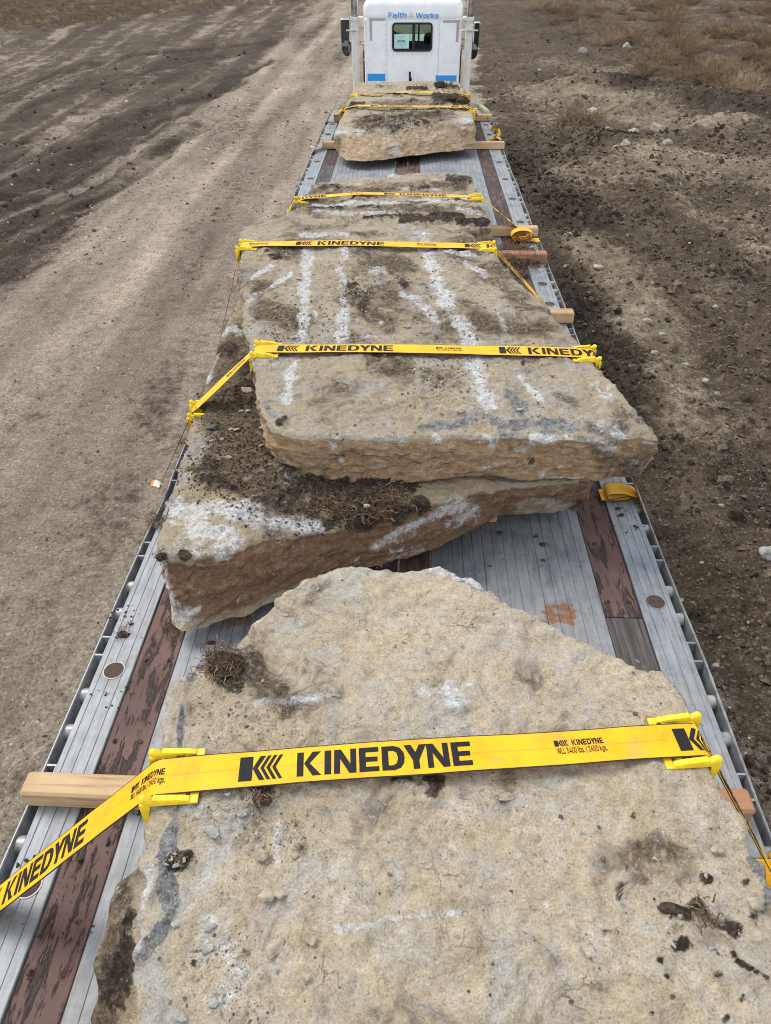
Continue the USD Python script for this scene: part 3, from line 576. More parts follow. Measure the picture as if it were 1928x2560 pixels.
def instancer(path, protos, pos, scale, yaw, idx, label, tilt=0.0, seed=1):
    """protos: (name, mesh, material); tens of thousands of small pieces drawn as copies"""
    r = np.random.default_rng(seed)
    pi = UsdGeom.PointInstancer.Define(stage, path)
    for nm, me, ma in protos:
        usdkit.mesh(stage, f'{path}/{nm}', me, LK[ma])
        pi.CreatePrototypesRel().AddTarget(f'{path}/{nm}')
    n = len(pos)
    pi.CreateProtoIndicesAttr(Vt.IntArray.FromNumpy(np.asarray(idx, np.int32)))
    pi.CreatePositionsAttr(Vt.Vec3fArray.FromNumpy(np.asarray(pos, np.float32)))
    pi.CreateScalesAttr(Vt.Vec3fArray.FromNumpy(np.repeat(np.asarray(scale, np.float32)[:, None], 3, 1)))
    a = np.asarray(yaw) / 2; tx, ty = r.normal(size=n) * tilt / 2, r.normal(size=n) * tilt / 2
    q = np.stack([np.cos(a), tx, ty, np.sin(a)], 1); q /= np.linalg.norm(q, axis=1, keepdims=True)
    pi.CreateOrientationsAttr(Vt.QuathArray([Gf.Quath(*map(float, k)) for k in q]))
    tag(pi, label, None, kind='stuff')
    return pi


def scatter_px(n, x0, x1, y0, y1, r):
    return np.stack([r.uniform(x0, x1, n), r.uniform(y0, y1, n)], 1)


def to_ground(px):
    d = _fw * F + np.outer(px[:, 0] - 964, _r2) - np.outer(px[:, 1] - 1280, _u2)
    t = -CAM[2] / d[:, 2]
    q = CAM + d * t[:, None]
    return q


r_ = np.random.default_rng(3)
px = np.vstack([scatter_px(70000, -40, 1970, 60, 2500, r_), scatter_px(30000, -40, 1970, 0, 700, r_)])
q = to_ground(px)
q = q[(np.abs(q[:, 0]) > 1.2) | (q[:, 1] > 14)]
z_, d_, g_, s_, ro_, to_ = ground_masks(q[:, 0], q[:, 1])
keep = (r_.random(len(q)) < np.clip(0.25 + 0.75 * g_ + 0.3 * s_ - 0.35 * d_ - 1.1 * (to_ - 0.5) * ro_, 0.06, 1)) & (q[:, 1] < 45)
q, d_, ro_ = q[keep], d_[keep], ro_[keep]
q[:, 2] = gheight(q[:, :2]) - 0.003
n = len(q)
dist = np.linalg.norm(q - CAM, axis=1)
sc = np.exp(r_.normal(-4.6, 0.5, n)) * np.clip(dist / 9, 0.75, 2.2)
big = r_.random(n) < 0.012; sc[big] *= 2.6
idx = r_.choice(3, n, p=[.55, .2, .25]); idx = idx + 3 * (r_.random(n) < 0.5)
pp = []
for k, ma in enumerate(('pebble', 'pebble_pale', 'pebble_dark') * 2):
    pp.append((f'pebble_shape_{"abcdef"[k]}', rock((1.5, 1.1, 0.8), 40 + k, n=9), ma))
instancer('/World/loose_pebbles', pp, q, np.clip(sc, 0.006, 0.11), r_.uniform(0, 6.28, n), idx, 'loose gravel and pebbles strewn over the road and mud', tilt=0.5)
# soil clods in the mud to the right of the trailer and in the ruts
px = np.vstack([scatter_px(60000, 1230, 1980, 330, 2200, r_), scatter_px(1500, -40, 800, 100, 760, r_), scatter_px(14000, 1200, 1980, 60, 500, r_)])
q = to_ground(px)
q = q[(np.abs(q[:, 0]) > 1.34) | (q[:, 1] > 14)]
z_, d_, g_, s_, ro_, to_ = ground_masks(q[:, 0], q[:, 1])
keep = (r_.random(len(q)) < np.clip(0.9 * d_ + 0.35 - 0.1 * s_, 0.2, 1)) & (ro_ < 0.6) & (q[:, 1] < 38)
q = q[keep]; d_ = d_[keep]; q[:, 2] = gheight(q[:, :2]) - 0.008
n = len(q); dist = np.linalg.norm(q - CAM, axis=1)
sc = np.exp(r_.normal(-4.0, 0.6, n)) * np.clip(dist / 9, 0.7, 2.0)
pp = [('clod_shape_a', rough_rock((1.5, 1.2, 1.0), 3), 'soil_clod'), ('clod_shape_b', rough_rock((1.3, 1.2, 1.1), 5), 'soil_clod'), ('clod_shape_c', rough_rock((1.6, 1.1, 0.8), 8), 'soil_clod_light')]
pp = [(a, m.simplify_quadric_decimation(face_count=90) if hasattr(m, 'simplify_quadric_decimation') and False else rock((1.5, 1.2, 1.0), 60 + i, n=12), c) for i, (a, m, c) in enumerate(pp)]
instancer('/World/soil_clods', pp, q, np.clip(sc, 0.012, 0.12), r_.uniform(0, 6.28, n), np.where(r_.random(n) < np.clip(d_ * 1.1, 0.12, 0.92), r_.integers(0, 2, n), 2), 'broken clods of dark soil in the churned mud', tilt=0.6)

# pale rocks one can tell apart on the ground
ROCKS = [(1480, 282, 34, 26, 'large pale squared rock on the mud right of the front slab'), (1582, 327, 36, 18, 'wide flat pale rock in the line of broken rocks right of the trailer front'),
         (1606, 347, 30, 17, 'tan wedge rock just below the line of broken rocks'), (1554, 405, 30, 15, 'pale rounded rock beside the dark mud bank right of the trailer'),
         (1656, 408, 26, 12, 'small bluish white rock lying alone on the mud bank'), (1568, 118, 25, 12, 'tan rock at the foot of the dry weeds'), (1456, 126, 25, 14, 'grey rock near the mirror side of the far mud'),
         (1638, 325, 40, 22, 'brown flat rock at the right end of the line of broken rocks'), (1518, 322, 24, 10, 'low grey rock at the left end of the line of broken rocks'),
         (1616, 800, 30, 18, 'pale wedge rock level with the top slab, nearest the mud trench'), (1657, 826, 20, 12, 'light grey rock just right of the pale wedge rock'),
         (1715, 911, 26, 14, 'grey upright flake stone in the middle of the right mud'), (1828, 915, 32, 9, 'long white flake lying flat near the right edge of the mud'),
         (1790, 986, 20, 14, 'blue grey round stone on the right mud'), (1635, 892, 26, 12, 'cluster topping grey stone near the trench ridge'),
         (1790, 767, 20, 9, 'small tan flake far right on the mud'), (1420, 583, 30, 14, 'yellowish slab of rock beside the rail behind the reddish timber'), (1496, 662, 34, 16, 'yellow brown wedge of rock in the dark mud right of the timbers'),
         (1415, 655, 14, 20, 'upright yellowish block beside the trailer rail'), (1762, 955, 22, 14, 'buff lump of rock in the middle right mud'), (1921, 1378, 60, 44, 'large grey rock cut by the right edge of the picture'),
         (1763, 1385, 14, 11, 'white round stone beside the rail near the rust stain'), (1800, 1640, 26, 12, 'flat grey flake near the right rail'), (1710, 1475, 24, 16, 'rough brown stone against the right rub rail'), (1797, 1276, 14, 10, 'small cream pebble on the right mud')]
for k, (x, y, w, h, lab) in enumerate(ROCKS):
    c = PG(x, y + h * 0.3); m_px = np.linalg.norm(c - CAM) / F
    s = w * m_px
    t = Thing('pale_rock', lab, 'rock', (c[0], c[1], float(gheight(c[:2])[0]) - 0.01 * s / 0.2), rz=float(r_.uniform(0, 0.5)))
    m = rough_rock((s, s * r_.uniform(0.6, 0.9), min(s * 0.75, max(h * m_px * 1.05, 0.03))), 100 + k)
    t.add('rock_body', m, 'stone_chip_grey' if 'grey' in lab or 'blue' in lab else 'pale_rock', smooth=35, local=True)


# weeds
def weed(seed, h=0.6, n=46, spread=0.45, twig=9):
    r = np.random.default_rng(seed); ms = []
    for k in range(n):
        a, el = r.uniform(0, 6.28), math.asin(np.clip(1 - spread * r.uniform(0, 1) ** 0.7, 0.08, 1))
        l = h * r.uniform(0.55, 1.0)
        d = np.array([math.cos(a) * math.cos(el), math.sin(a) * math.cos(el), math.sin(el)])
        base = np.array([r.normal() * 0.04, r.normal() * 0.04, 0])
        mid = base + d * l * 0.5 + np.array([0, 0, 0.05 * h]); tip = base + d * l + r.normal(size=3) * 0.04 * h
        ms.append(tube([base, mid, tip], [0.0045, 0.0035, 0.002], 3))
        for j in range(twig):
            s_ = mid + (tip - mid) * r.uniform(-0.3, 1.0); e = r.normal(size=3); e[2] = abs(e[2]) * 0.9; e /= np.linalg.norm(e)
            ms.append(tube([s_, s_ + (e + d * 0.5) * l * r.uniform(0.06, 0.2)], [0.0025, 0.0045], 3))
    return cat_(ms)


cls = UsdGeom.Scope.Define(stage, '/World/Looks/weed_kinds')
WEED_SPOTS = []
rw = np.random.default_rng(17)
special = {(1602, 212): 'round brown weed bush standing alone at the lower left edge of the weeds', (1862, 225): 'large spiky brown weed bush at the right edge of the mud', (1742, 215): 'wide tan weed bush above the dark mud strip', (1800, 90): 'pale arching dry weed among the brown weeds',
           (1440, 322): 'low brown tuft of weeds on the mud beside the front slab', (1700, 145): 'tall brown weed bush in the middle of the right hand weeds'}
for p in special: WEED_SPOTS.append((p, 1.25))
tries = 0
while len(WEED_SPOTS) < 115 and tries < 6000:
    tries += 1
    x, y = rw.uniform(1330, 1990), rw.uniform(-8, 270)
    lim = np.interp(x, [1330, 1400, 1560, 1680, 1800, 1990], [30, 85, 125, 185, 240, 262])
    if y > lim: continue
    c = PG(x, y)
    if any(np.linalg.norm(PG(*s[0]) - c) < 0.55 for s in WEED_SPOTS): continue
    WEED_SPOTS.append(((x, y), rw.uniform(0.6, 1.25)))
KW = [weed(200 + k, h=0.62, n=60, spread=0.85, twig=11) for k in range(5)]
proto = []
for i, ((x, y), s) in enumerate(WEED_SPOTS):
    c = PG(x, y); k = i % 5
    rw_, cw_ = 'front' if c[1] < 30 else 'middle' if c[1] < 42 else 'far', 'left' if x < 1520 else 'centre' if x < 1740 else 'right'
    lab = special.get((x, y), f'dry brown weed bush in the {rw_} rows, {cw_} part of the upper right weeds')
    gp = None if (x, y) in special else f'dry weeds at the upper right, {rw_} {cw_}'
    loc = (c[0], c[1], float(gheight(c[:2])[0]) - 0.02)
    if i < 5:
        t = Thing('dry_weed', lab, 'weed', (0, 0, 0), group=gp or 'single weeds at the upper right')
        t.add('stems', KW[k], 'dry_weed_pale' if k in (1, 3) else 'dry_weed', smooth=False, local=True)
        xf = UsdGeom.Xformable(t.prim); xf.ClearXformOpOrder()
        prim = t.prim; proto.append(t.path)
    else:
        prim = UsdGeom.Xform.Define(stage, numbered('/World/dry_weed')).GetPrim()
        prim.GetReferences().AddInternalReference(proto[k]); prim.SetInstanceable(True)
        tag(prim, lab, 'weed', gp or 'single weeds at the upper right')
    xf = UsdGeom.Xformable(prim); xf.ClearXformOpOrder()
    for op, v in ((xf.AddTranslateOp(opSuffix='place'), Gf.Vec3d(*map(float, loc))),): op.Set(v)
    xf.AddRotateZOp(opSuffix='turn').Set(float(rw.uniform(0, 360))); xf.AddScaleOp(opSuffix='size').Set(Gf.Vec3f(float(s * 1.25), float(s * 1.25), float(s)))
# ground cover of dead grass, upper left and upper right
gpx = []
while len(gpx) < 3800:
    if rw.random() < 0.5:
        x, y = rw.uniform(-40, 800), rw.uniform(-25, 78)
        if y > np.interp(x, [0, 250, 450, 800], [74, 58, 26, 4]) + rw.normal() * 7: continue
    else:
        x, y = rw.uniform(1280, 1980), rw.uniform(-25, 300)
        if y > np.interp(x, [1280, 1400, 1560, 1680, 1800, 1990], [10, 80, 130, 190, 240, 270]) + rw.normal() * 24 or rw.random() < 0.72: continue
    gpx.append((x, y))
gq = to_ground(np.array(gpx)); gq[:, 2] = gheight(gq[:, :2])
tuft = [('grass_shape_a', weed(300, 0.34, 12, 0.9, 6), 'dry_weed'), ('grass_shape_b', weed(301, 0.30, 12, 0.9, 6), 'dry_straw'), ('grass_shape_c', weed(302, 0.24, 12, 0.95, 6), 'dry_weed_pale')]
instancer('/World/dead_grass', tuft, gq, rw.uniform(0.3, 1.0, len(gq)), rw.uniform(0, 6.28, len(gq)), rw.choice(3, len(gq), p=[.45, .3, .25]), 'brown dead grass covering the far ground at upper left and right')

#@TRAILER
# ------------------------------------------------------------------ flatbed trailer
TR = Thing('flatbed_trailer', 'aluminium flatbed trailer with brown wooden strips carrying the stone slabs', 'trailer', (0, 6.0, 0))
Y0, Y1 = -1.3, 13.05


def extr(profile, y0, y1):
    """profile: CCW polygon in (x, z over the deck)"""
    p = Polygon(profile)
    m = trimesh.creation.extrude_polygon(p, y1 - y0, engine='earcut')
    v = np.array(m.vertices)
    return trimesh.Trimesh(np.stack([v[:, 0], y1 - v[:, 2], v[:, 1] + DZ], 1), m.faces, process=False)


def plank_profile(x0, x1, grooves, depth=0.003, gw=0.0042, th=0.03, gap=0.001):
    top = [(x0 + gap, -0.002), (x0 + gap + 0.003, 0.0)]
    for g in sorted(grooves):
        top += [(g - gw / 2, 0.0), (g - gw / 4, -depth), (g + gw / 4, -depth), (g + gw / 2, 0.0)]
    top += [(x1 - gap - 0.003, 0.0), (x1 - gap, -0.002)]
    return [(x0 + gap, -th), (x1 - gap, -th)] + top[::-1]


for s in (-1, 1):
    a, b = sorted((s * 1.096, s * 1.247))
    g = [a + (b - a) * t for t in (0.24, 0.55, 0.83)] if s > 0 else [a + (b - a) * t for t in (0.17, 0.45, 0.76)]
    TR.add('side_rail', extr(plank_profile(a, b, g, depth=0.003, gw=0.0045, th=0.11), Y0, Y1 - 0.05), 'aluminium_side', smooth=False)
    for k in range(3):
        a = s * (0.157 + 0.2563 * k); b = s * (0.157 + 0.2563 * (k + 1)); a, b = min(a, b), max(a, b)
        TR.add('aluminium_plank', extr(plank_profile(a, b, [a + (b - a) * t for t in (0.2, 0.4, 0.6, 0.8)]), Y0, Y1 + 0.2), 'aluminium', smooth=False)
# wooden strips: boards with open joints, some newer, some weathered
jr, jl = P(1519, 1541)[1], 3.4


def boards(x0, x1, cuts, mats):
    for (ya, yb), m_ in zip(zip(cuts[:-1], cuts[1:]), mats):
        TR.add('wood_plank', bx(x0 + 0.004, x1 - 0.004, ya + 0.002, yb - 0.002, DZ - 0.035, DZ - 0.003 - 0.004 * rng.random(), 0.003), m_, smooth=False)


W1, W2, W3 = 'wood_painted_brown', 'wood_painted_worn', 'wood_weathered'
boards(0.926, 1.096, [Y0, jr, jr + 2.75, P(1220, 440)[1], 12.9], [W3, W1, W2, W2])
boards(-1.096, -0.926, [Y0, -0.2, jl, 6.3, P(820, 411)[1], 12.9], [W1, W1, W2, W3, W2])
boards(-0.155, -0.001, [Y0, 2.35, 5.5, 8.6, 11.2, 13.2], [W3, W1, W2, W1, W2])
boards(0.001, 0.155, [Y0, 1.2, 4.1, 7.4, 10.3, 13.2], [W3, W1, W2, W1, W2])
# nail heads in the boards
nails = []
for x in (-1.06, -0.965, 0.965, 1.06):
    for k in range(34):
        yy = 0.3 + k * 0.385
        nails.append(cyl((x + 0.006 * rng.normal(), yy, DZ - 0.004), (x, yy, DZ - 0.0015), 0.009, 8))
stuff(TR.add('nail_heads', cat_(nails), 'plug_rust', smooth=False))
# plugs over the bolts of the crossmembers
ymark = [P(1637, 1505)[1], P(1247.5, 405.3)[1], P(1262.5, 448)[1], P(1280, 497)[1], P(1300.5, 555)[1], P(1322, 625)[1], P(1340, 665.8)[1], P(1355.6, 710)[1], P(1375, 760)[1], P(822, 335)[1], P(834, 311)[1], P(1221, 337)[1], 3.35, 3.9, 0.72]
for s in (-1, 1):
    for y in sorted(ymark):
        if s < 0 and y < 1.0: y = P(88, 2212)[1]
        elif s < 0 and abs(y - ymark[0]) < 0.01: y = P(290, 1676.6)[1]
        TR.add('deck_plug', cyl((s * 1.172, y, DZ - 0.01), (s * 1.172, y, DZ + 0.0015), 0.040, 28), 'plug_rust', smooth=30)
        TR.add('plug_ring', trimesh.creation.annulus(0.0405, 0.0445, 0.004, sections=28, transform=trimesh.transformations.translation_matrix((s * 1.172, y, DZ + 0.0005))), 'steel_dull', smooth=30)
# rub rails, stake pockets and spools
PL0, PR0 = P(232.6, 1634)[1], P(1664, 1398)[1]
for s, p0 in ((-1, PL0), (1, PR0)):
    yy = np.arange(Y0, Y1 - 0.1, 0.06)
    wav = (0.004 if s < 0 else 0.009) * (meshkit.fbm(np.stack([yy * 1.6, 0 * yy + s, 0 * yy], 1), 3, 9) - 0.5) * 2
    if s < 0: wav -= 0.012 * np.exp(-((yy - P(400, 1245)[1]) / 0.2) ** 2)
    wz = 0.006 * (meshkit.fbm(np.stack([yy * 1.3, 0 * yy + s, 0 * yy + 4], 1), 3, 19) - 0.5)
    ring = np.array([(-0.005, -0.10), (0.005, -0.10), (0.005, -0.004), (0.002, 0.0), (-0.002, 0.0), (-0.005, -0.004)])
    V = np.array([[(s * (1.290 + w) + a, y, DZ - 0.004 + b + z) for a, b in ring] for y, w, z in zip(yy, wav, wz)]).reshape(-1, 3)
    n, m = len(yy), len(ring)
    i, j = np.meshgrid(np.arange(n - 1), np.arange(m), indexing='ij'); j2 = (j + 1) % m
    fq = np.stack([i * m + j, (i + 1) * m + j, (i + 1) * m + j2, i * m + j2], -1).reshape(-1, 4)
    cap = np.array([[0, 1, 2, 3], [0, 3, 4, 5]]); f2 = np.vstack([fq[:, ::-1] if s > 2 else fq, cap, cap[:, ::-1] + (n - 1) * m])
    TR.add('rub_rail', (V, f2), 'rail_edge', smooth=35)
    ks = [k for k in range(-8, 24) if Y0 + 0.1 < p0 + 0.6096 * k < Y1 - 0.35]
    xa, xb = s * 1.2475, s * 1.2845
    for k in ks:
        y = p0 + 0.6096 * k
        w0_, w1_ = min(xa, xb), max(xa, xb)
        m_ = Mb(w0_, w1_, y - 0.004, y + 0.102, DZ - 0.10, DZ - 0.006) - Mb(w0_ + (0.003 if s > 0 else -1), w1_ + (1 if s > 0 else -0.003), y + 0.004, y + 0.094, DZ - 0.2, DZ + 0.1)
        TR.add('stake_pocket', m_, 'rail_edge', smooth=False)
        for o in (0.098 + 0.165, 0.098 + 0.335):
            if y + o < Y1 - 0.2: TR.add('pipe_spool', cyl((xa, y + o, DZ - 0.045), (xb, y + o, DZ - 0.045), 0.029, 18), 'steel_spool', smooth=40)
    TR.add('side_beam', bx(min(s * 1.235, s * 1.246), max(s * 1.235, s * 1.246), Y0, Y1 - 0.05, DZ - 0.34, DZ - 0.112), 'dark_frame')
for s in (-1, 1): TR.add('main_beam', bx(s * 0.5 - 0.07, s * 0.5 + 0.07, Y0 + 0.05, Y1, DZ - 0.62, DZ - 0.09), 'dark_frame')
TR.add('front_bar', bx(-1.05, 1.05, Y1 + 0.205, Y1 + 0.25, DZ - 0.3, DZ - 0.001), 'aluminium_side', smooth=False)
for s in (-1, 1):                                   # cut corner between rail and front bar
    a = np.array([s * 1.29, Y1 - 0.12]); b = np.array([s * 1.05, Y1 + 0.225])
    TR.add('corner_plate', trimesh.creation.extrude_polygon(Polygon([(s * 1.10, Y1 - 0.045), (s * 1.25, Y1 - 0.045), (s * 1.245, Y1 + 0.0), (s * 0.93, Y1 + 0.2), (s * 0.93, Y1 - 0.045)]), 0.03, engine='earcut').apply_translation((0, 0, DZ - 0.0305)), 'aluminium_side', smooth=False)


def wheel(c, r=0.5, w=0.26):
    prof = np.array([(0.28, -w / 2 + 0.02), (r - 0.06, -w / 2), (r - 0.01, -w / 2 + 0.03), (r, -w / 4), (r, w / 4), (r - 0.01, w / 2 - 0.03), (r - 0.06, w / 2), (0.28, w / 2 - 0.02), (0.28, -w / 2 + 0.02)])
    ty = trimesh.creation.revolve(prof, sections=32); rim = trimesh.creation.revolve(np.array([(0.0, -0.05), (0.12, -0.05), (0.16, 0.02), (0.25, 0.05), (0.285, 0.11), (0.285, -0.11), (0.0, -0.09)]), sections=24)
    R = trimesh.transformations.rotation_matrix(math.pi / 2, (0, 1, 0))
    for m in (ty, rim): m.apply_transform(R); m.apply_translation(c)
    return ty, rim


for y in (0.1, 1.35):
    TR.add('axle', cyl((-0.95, y, 0.5), (0.95, y, 0.5), 0.07), 'dark_frame')
    for x in (-0.95, -0.62, 0.62, 0.95):
        ty, rim = wheel((x, y, 0.5)); w_ = TR.add('tyre', ty, 'rubber'); TR.add('rim', rim, 'steel_dull', under=w_)

#@SLABS
# ------------------------------------------------------------------ stone slabs
def resample(T, B, s):
    To, Bo = [], []
    n = len(T)
    for i in range(n):
        a, b = T[i], T[(i + 1) % n]; c, d = B[i], B[(i + 1) % n]
        k = max(1, int(round(np.linalg.norm((b - a)[:2]) / s)))
        t = (np.arange(k) / k)[:, None]
        To.append(a + (b - a) * t); Bo.append(c + (d - c) * t)
    return np.vstack(To), np.vstack(Bo)


def strokes(Q, lst, nz):
    out = np.zeros(len(Q))
    for line, w, k in lst:
        d = seg_dist(Q, line) * 1.2
        out = np.maximum(out, k * ss(1.65, 0.05, d / w + nz))
    return out


def slab(T, B, s, rows, plane, amp=1.0, terr=0.010, edge=0.02, seed=0, side_amp=0.03, bulge=0.01, paint=None, chip=0.018, ridge=None):
    """T, B: control points of the top and bottom outlines (world). returns mesh, masks, top interpolator"""
    A = T[:, :2]
    if np.sum(A[:, 0] * np.roll(A[:, 1], -1) - A[:, 1] * np.roll(A[:, 0], -1)) < 0: T, B = T[::-1], B[::-1]
    T, B = resample(T, B, s)
    n = len(T)
    tn = np.roll(T[:, :2], -1, 0) - np.roll(T[:, :2], 1, 0); nrm = np.stack([tn[:, 1], -tn[:, 0]], 1); nrm /= np.linalg.norm(nrm, axis=1, keepdims=True) + 1e-9
    p3 = np.stack([T[:, 0], T[:, 1], 0 * T[:, 0] + seed], 1)
    off = chip * 2.2 * (meshkit.fbm(p3 * 7, 3, seed) - 0.5) + chip * 1.8 * (meshkit.fbm(p3 * 26, 3, seed + 1) - 0.5)
    T[:, :2] += nrm * off[:, None]
    poly = Polygon(T[:, :2]).buffer(0)
    x0, y0, x1, y1 = poly.bounds
    gx_, gy_ = np.meshgrid(np.arange(x0, x1, s), np.arange(y0, y1, s * 0.87))
    gx_ = gx_ + (np.arange(gx_.shape[0]) % 2)[:, None] * s * 0.5
    r = np.random.default_rng(seed)
    I = np.stack([gx_.ravel(), gy_.ravel()], 1) + r.normal(size=(gx_.size, 2)) * s * 0.08
    I = I[contains_xy(poly, I[:, 0], I[:, 1])]
    kt = cKDTree(T[:, :2]); d, _ = kt.query(I); I = I[d > 0.62 * s]
    XY = np.vstack([T[:, :2], I])
    tri = Delaunay(XY).simplices
    c = XY[tri].mean(1); tri = tri[contains_xy(poly, c[:, 0], c[:, 1])]
    e1, e2 = XY[tri[:, 1]] - XY[tri[:, 0]], XY[tri[:, 2]] - XY[tri[:, 0]]
    fl = e1[:, 0] * e2[:, 1] - e1[:, 1] * e2[:, 0] < 0; tri[fl] = tri[fl][:, ::-1]
    d, _ = kt.query(XY)
    q3 = np.stack([XY[:, 0], XY[:, 1], 0 * XY[:, 0] + seed * 1.7], 1)
    z = plane[0] + plane[1] * XY[:, 0] + plane[2] * XY[:, 1] + DZ
    rel = 0.040 * (meshkit.fbm(q3 * 1.5, 3, seed + 2) - 0.5) + 0.016 * (meshkit.fbm(q3 * 6, 4, seed + 3) - 0.5) + 0.012 * (meshkit.fbm(q3 * 28, 3, seed + 4) - 0.5)
    tf = (meshkit.fbm(q3 * 2.6, 5, seed + 5)) * 9
    rel += terr * (np.floor(tf) + ss(0.8, 1.0, tf - np.floor(tf)) - 4.0) * ss(0.0, 0.15, d + 0.06)
    tf = meshkit.fbm(q3 * 6.5 + 9, 4, seed + 15) * 8
    rel += 0.6 * terr * (np.floor(tf) + ss(0.85, 1.0, tf - np.floor(tf)) - 4.0) * ss(0.46, 0.56, meshkit.fbm(q3 * 2.2, 2, seed + 16))
    rel += 0.005 * np.abs(meshkit.fbm(q3 * 22, 3, seed + 17) - 0.5) * 4
    pit = meshkit.fbm(q3 * 14, 3, seed + 6)
    rel -= 0.012 * ss(0.60, 0.74, pit)
    ew = edge * (0.25 + 1.0 * meshkit.fbm(q3 * 5, 3, seed + 7))
    k = np.clip(1 - d / ew, 0, 1)
    drop = 0.8 * ew * (1 - np.sqrt(np.maximum(1 - k * k, 0)))
    z = z + amp * rel - drop
    top = np.column_stack([XY, z])
    ma, mb = np.zeros((len(top), 3)), np.zeros((len(top), 3))
    if paint:
        ma, mb, dz = paint(top, True); top[:, 2] += dz * ss(0, 0.06, d)
    Tt = top[:n]
    V, MA, MB, Fc = [top], [ma], [mb], [tri]
    base = len(top); prev = np.arange(n)
    for kk in range(1, rows + 1):
        t = kk / rows
        R = Tt + (B - Tt) * t
        q = np.stack([R[:, 0], R[:, 1], R[:, 2] * 2.2 + seed], 1)
        nz = side_amp * (meshkit.fbm(q * 5, 4, seed + 8) - 0.5) * 2 + 0.8 * side_amp * (meshkit.fbm(q * np.array([14, 14, 40.0]), 4, seed + 9) - 0.5) * 2
        R[:, :2] += nrm * ((bulge * math.sin(math.pi * t) + nz) * min(1, t * 5))[:, None] if np.ndim(nz) == 0 else nrm * ((bulge * math.sin(math.pi * t) + nz) * min(1, t * 5))[:, None]
        idx = np.arange(base, base + n); base += n
        V.append(R); a, b = prev, np.roll(prev, -1); c, e = idx, np.roll(idx, -1)
        Fc += [np.stack([a, c, b], 1), np.stack([b, c, e], 1)]
        m1, m2 = np.zeros((n, 3)), np.zeros((n, 3))
        if paint: m1, m2, _ = paint(R, False)
        MA.append(m1); MB.append(m2); prev = idx
    V.append(B.mean(0, keepdims=True)); MA.append(np.zeros((1, 3))); MB.append(np.zeros((1, 3)))
    Fc.append(np.stack([np.roll(prev, -1), prev, np.full(n, base)], 1))
    surf = LinearNDInterpolator(top[:, :2], top[:, 2])
    near = cKDTree(top[:, :2])

    def sz(x, y):
        v = surf(x, y); bad = np.isnan(v)
        if np.any(bad):
            dd, ii = near.query(np.stack([np.atleast_1d(x), np.atleast_1d(y)], 1)); v = np.where(bad, np.where(dd < 0.03, top[ii, 2], -9), v)
        return v
    return (np.vstack(V), np.vstack(Fc)), np.vstack(MA), np.vstack(MB), sz


def outline(ctrl, plane, zb=0.09, inset=0.03):
    """ctrl rows: (px, py) of the top edge, optional (bx, by) of the matching bottom edge"""
    T = np.array([P(c[0], c[1], *plane) for c in ctrl])
    cen = T.mean(0)
    B = []
    for t, c in zip(T, ctrl):
        if len(c) > 2: B.append(P(c[2], c[3], c[4] if len(c) > 4 else zb))
        else:
            d = cen - t; d[2] = 0; b = t + d / np.linalg.norm(d) * inset; b[2] = zb + DZ; B.append(b)
    return T, np.array(B)


def zoomed(ox, oy, k, pts): return [(ox + k * x, oy + k * y) for x, y in pts]


R2 = lambda *p: zoomed(560, 400, .5402, p)
R3 = lambda *p: zoomed(380, 800, .3721, p)
R4 = lambda *p: zoomed(1000, 800, .4202, p)
R7 = lambda *p: zoomed(0, 1800, .5786, p)
R8 = lambda *p: zoomed(964, 1800, .5786, p)
R9 = lambda *p: zoomed(420, 1250, .4682, p)
R1 = lambda *p: zoomed(760, 0, .3601, p)


def painter(white=(), dirt=(), brown=(), grey=(), side=1.0, wn=0.9, sidewhite=(), ridge_px=None, base_dirt=0.0, dz=0.02, seed=0, fs=3.0):
    def f(V, top):
        Q = proj(V)
        n3 = V * np.array([1, 1, 1.0])
        nz = wn * (meshkit.fbm(n3 * fs * 4, 4, seed + 31) - 0.5) * 2
        a, b = np.zeros((len(V), 3)), np.zeros((len(V), 3))
        a[:, 0] = strokes(Q, white, nz) * (0.45 + 0.95 * meshkit.fbm(n3 * 11, 3, seed + 37))
        a[:, 1] = strokes(Q, dirt, nz)
        a[:, 2] = strokes(Q, brown, nz * 0.7) + base_dirt * ss(0.4, 0.65, meshkit.fbm(n3 * fs, 4, seed + 33))
        b[:, 0] = strokes(Q, grey, nz) * (0.4 + 1.0 * meshkit.fbm(n3 * 9, 3, seed + 39))
        if not top:
            b[:, 1] = side
        h = dz * np.maximum(a[:, 1], 0.5 * np.clip(a[:, 2], 0, 1)) * (0.3 + 1.4 * meshkit.fbm(n3 * 18, 3, seed + 35))
        return a, b, h
    return f


# foreground slab -------------------------------------------------
ZF = 0.66
c5 = [(401, 1868), (420, 1759), (422, 1696), (475, 1662), (521, 1645), (580, 1612), (622, 1570), (655, 1532), (697, 1481), (764, 1441), (830, 1428), (903, 1421), (960, 1428), (1018, 1425), (1099, 1416), (1140, 1430), (1169, 1447), (1215, 1475), (1265, 1501),
      (1327, 1521), (1397, 1571), (1418, 1589), (1462, 1602), (1532, 1643), (1589, 1667), (1654, 1683), (1689, 1711), (1711, 1764), (1722, 1785), (1750, 1860), (1783, 1927), (1814, 1988), (1864, 2050), (1875, 2106), (1891, 2135), (1913, 2165), (1930, 2228), (1960, 2330), (1990, 2460), (2010, 2640), (1990, 2760),
      (1500, 2800), (900, 2800), (335, 2790), (333, 2640), (333, 2558), (335, 2494), (335, 2390), (344, 2332), (350, 2240), (353, 2147), (364, 2089), (370, 2031), (385, 1950)]
T, B = outline(c5, (ZF,), inset=0.035)
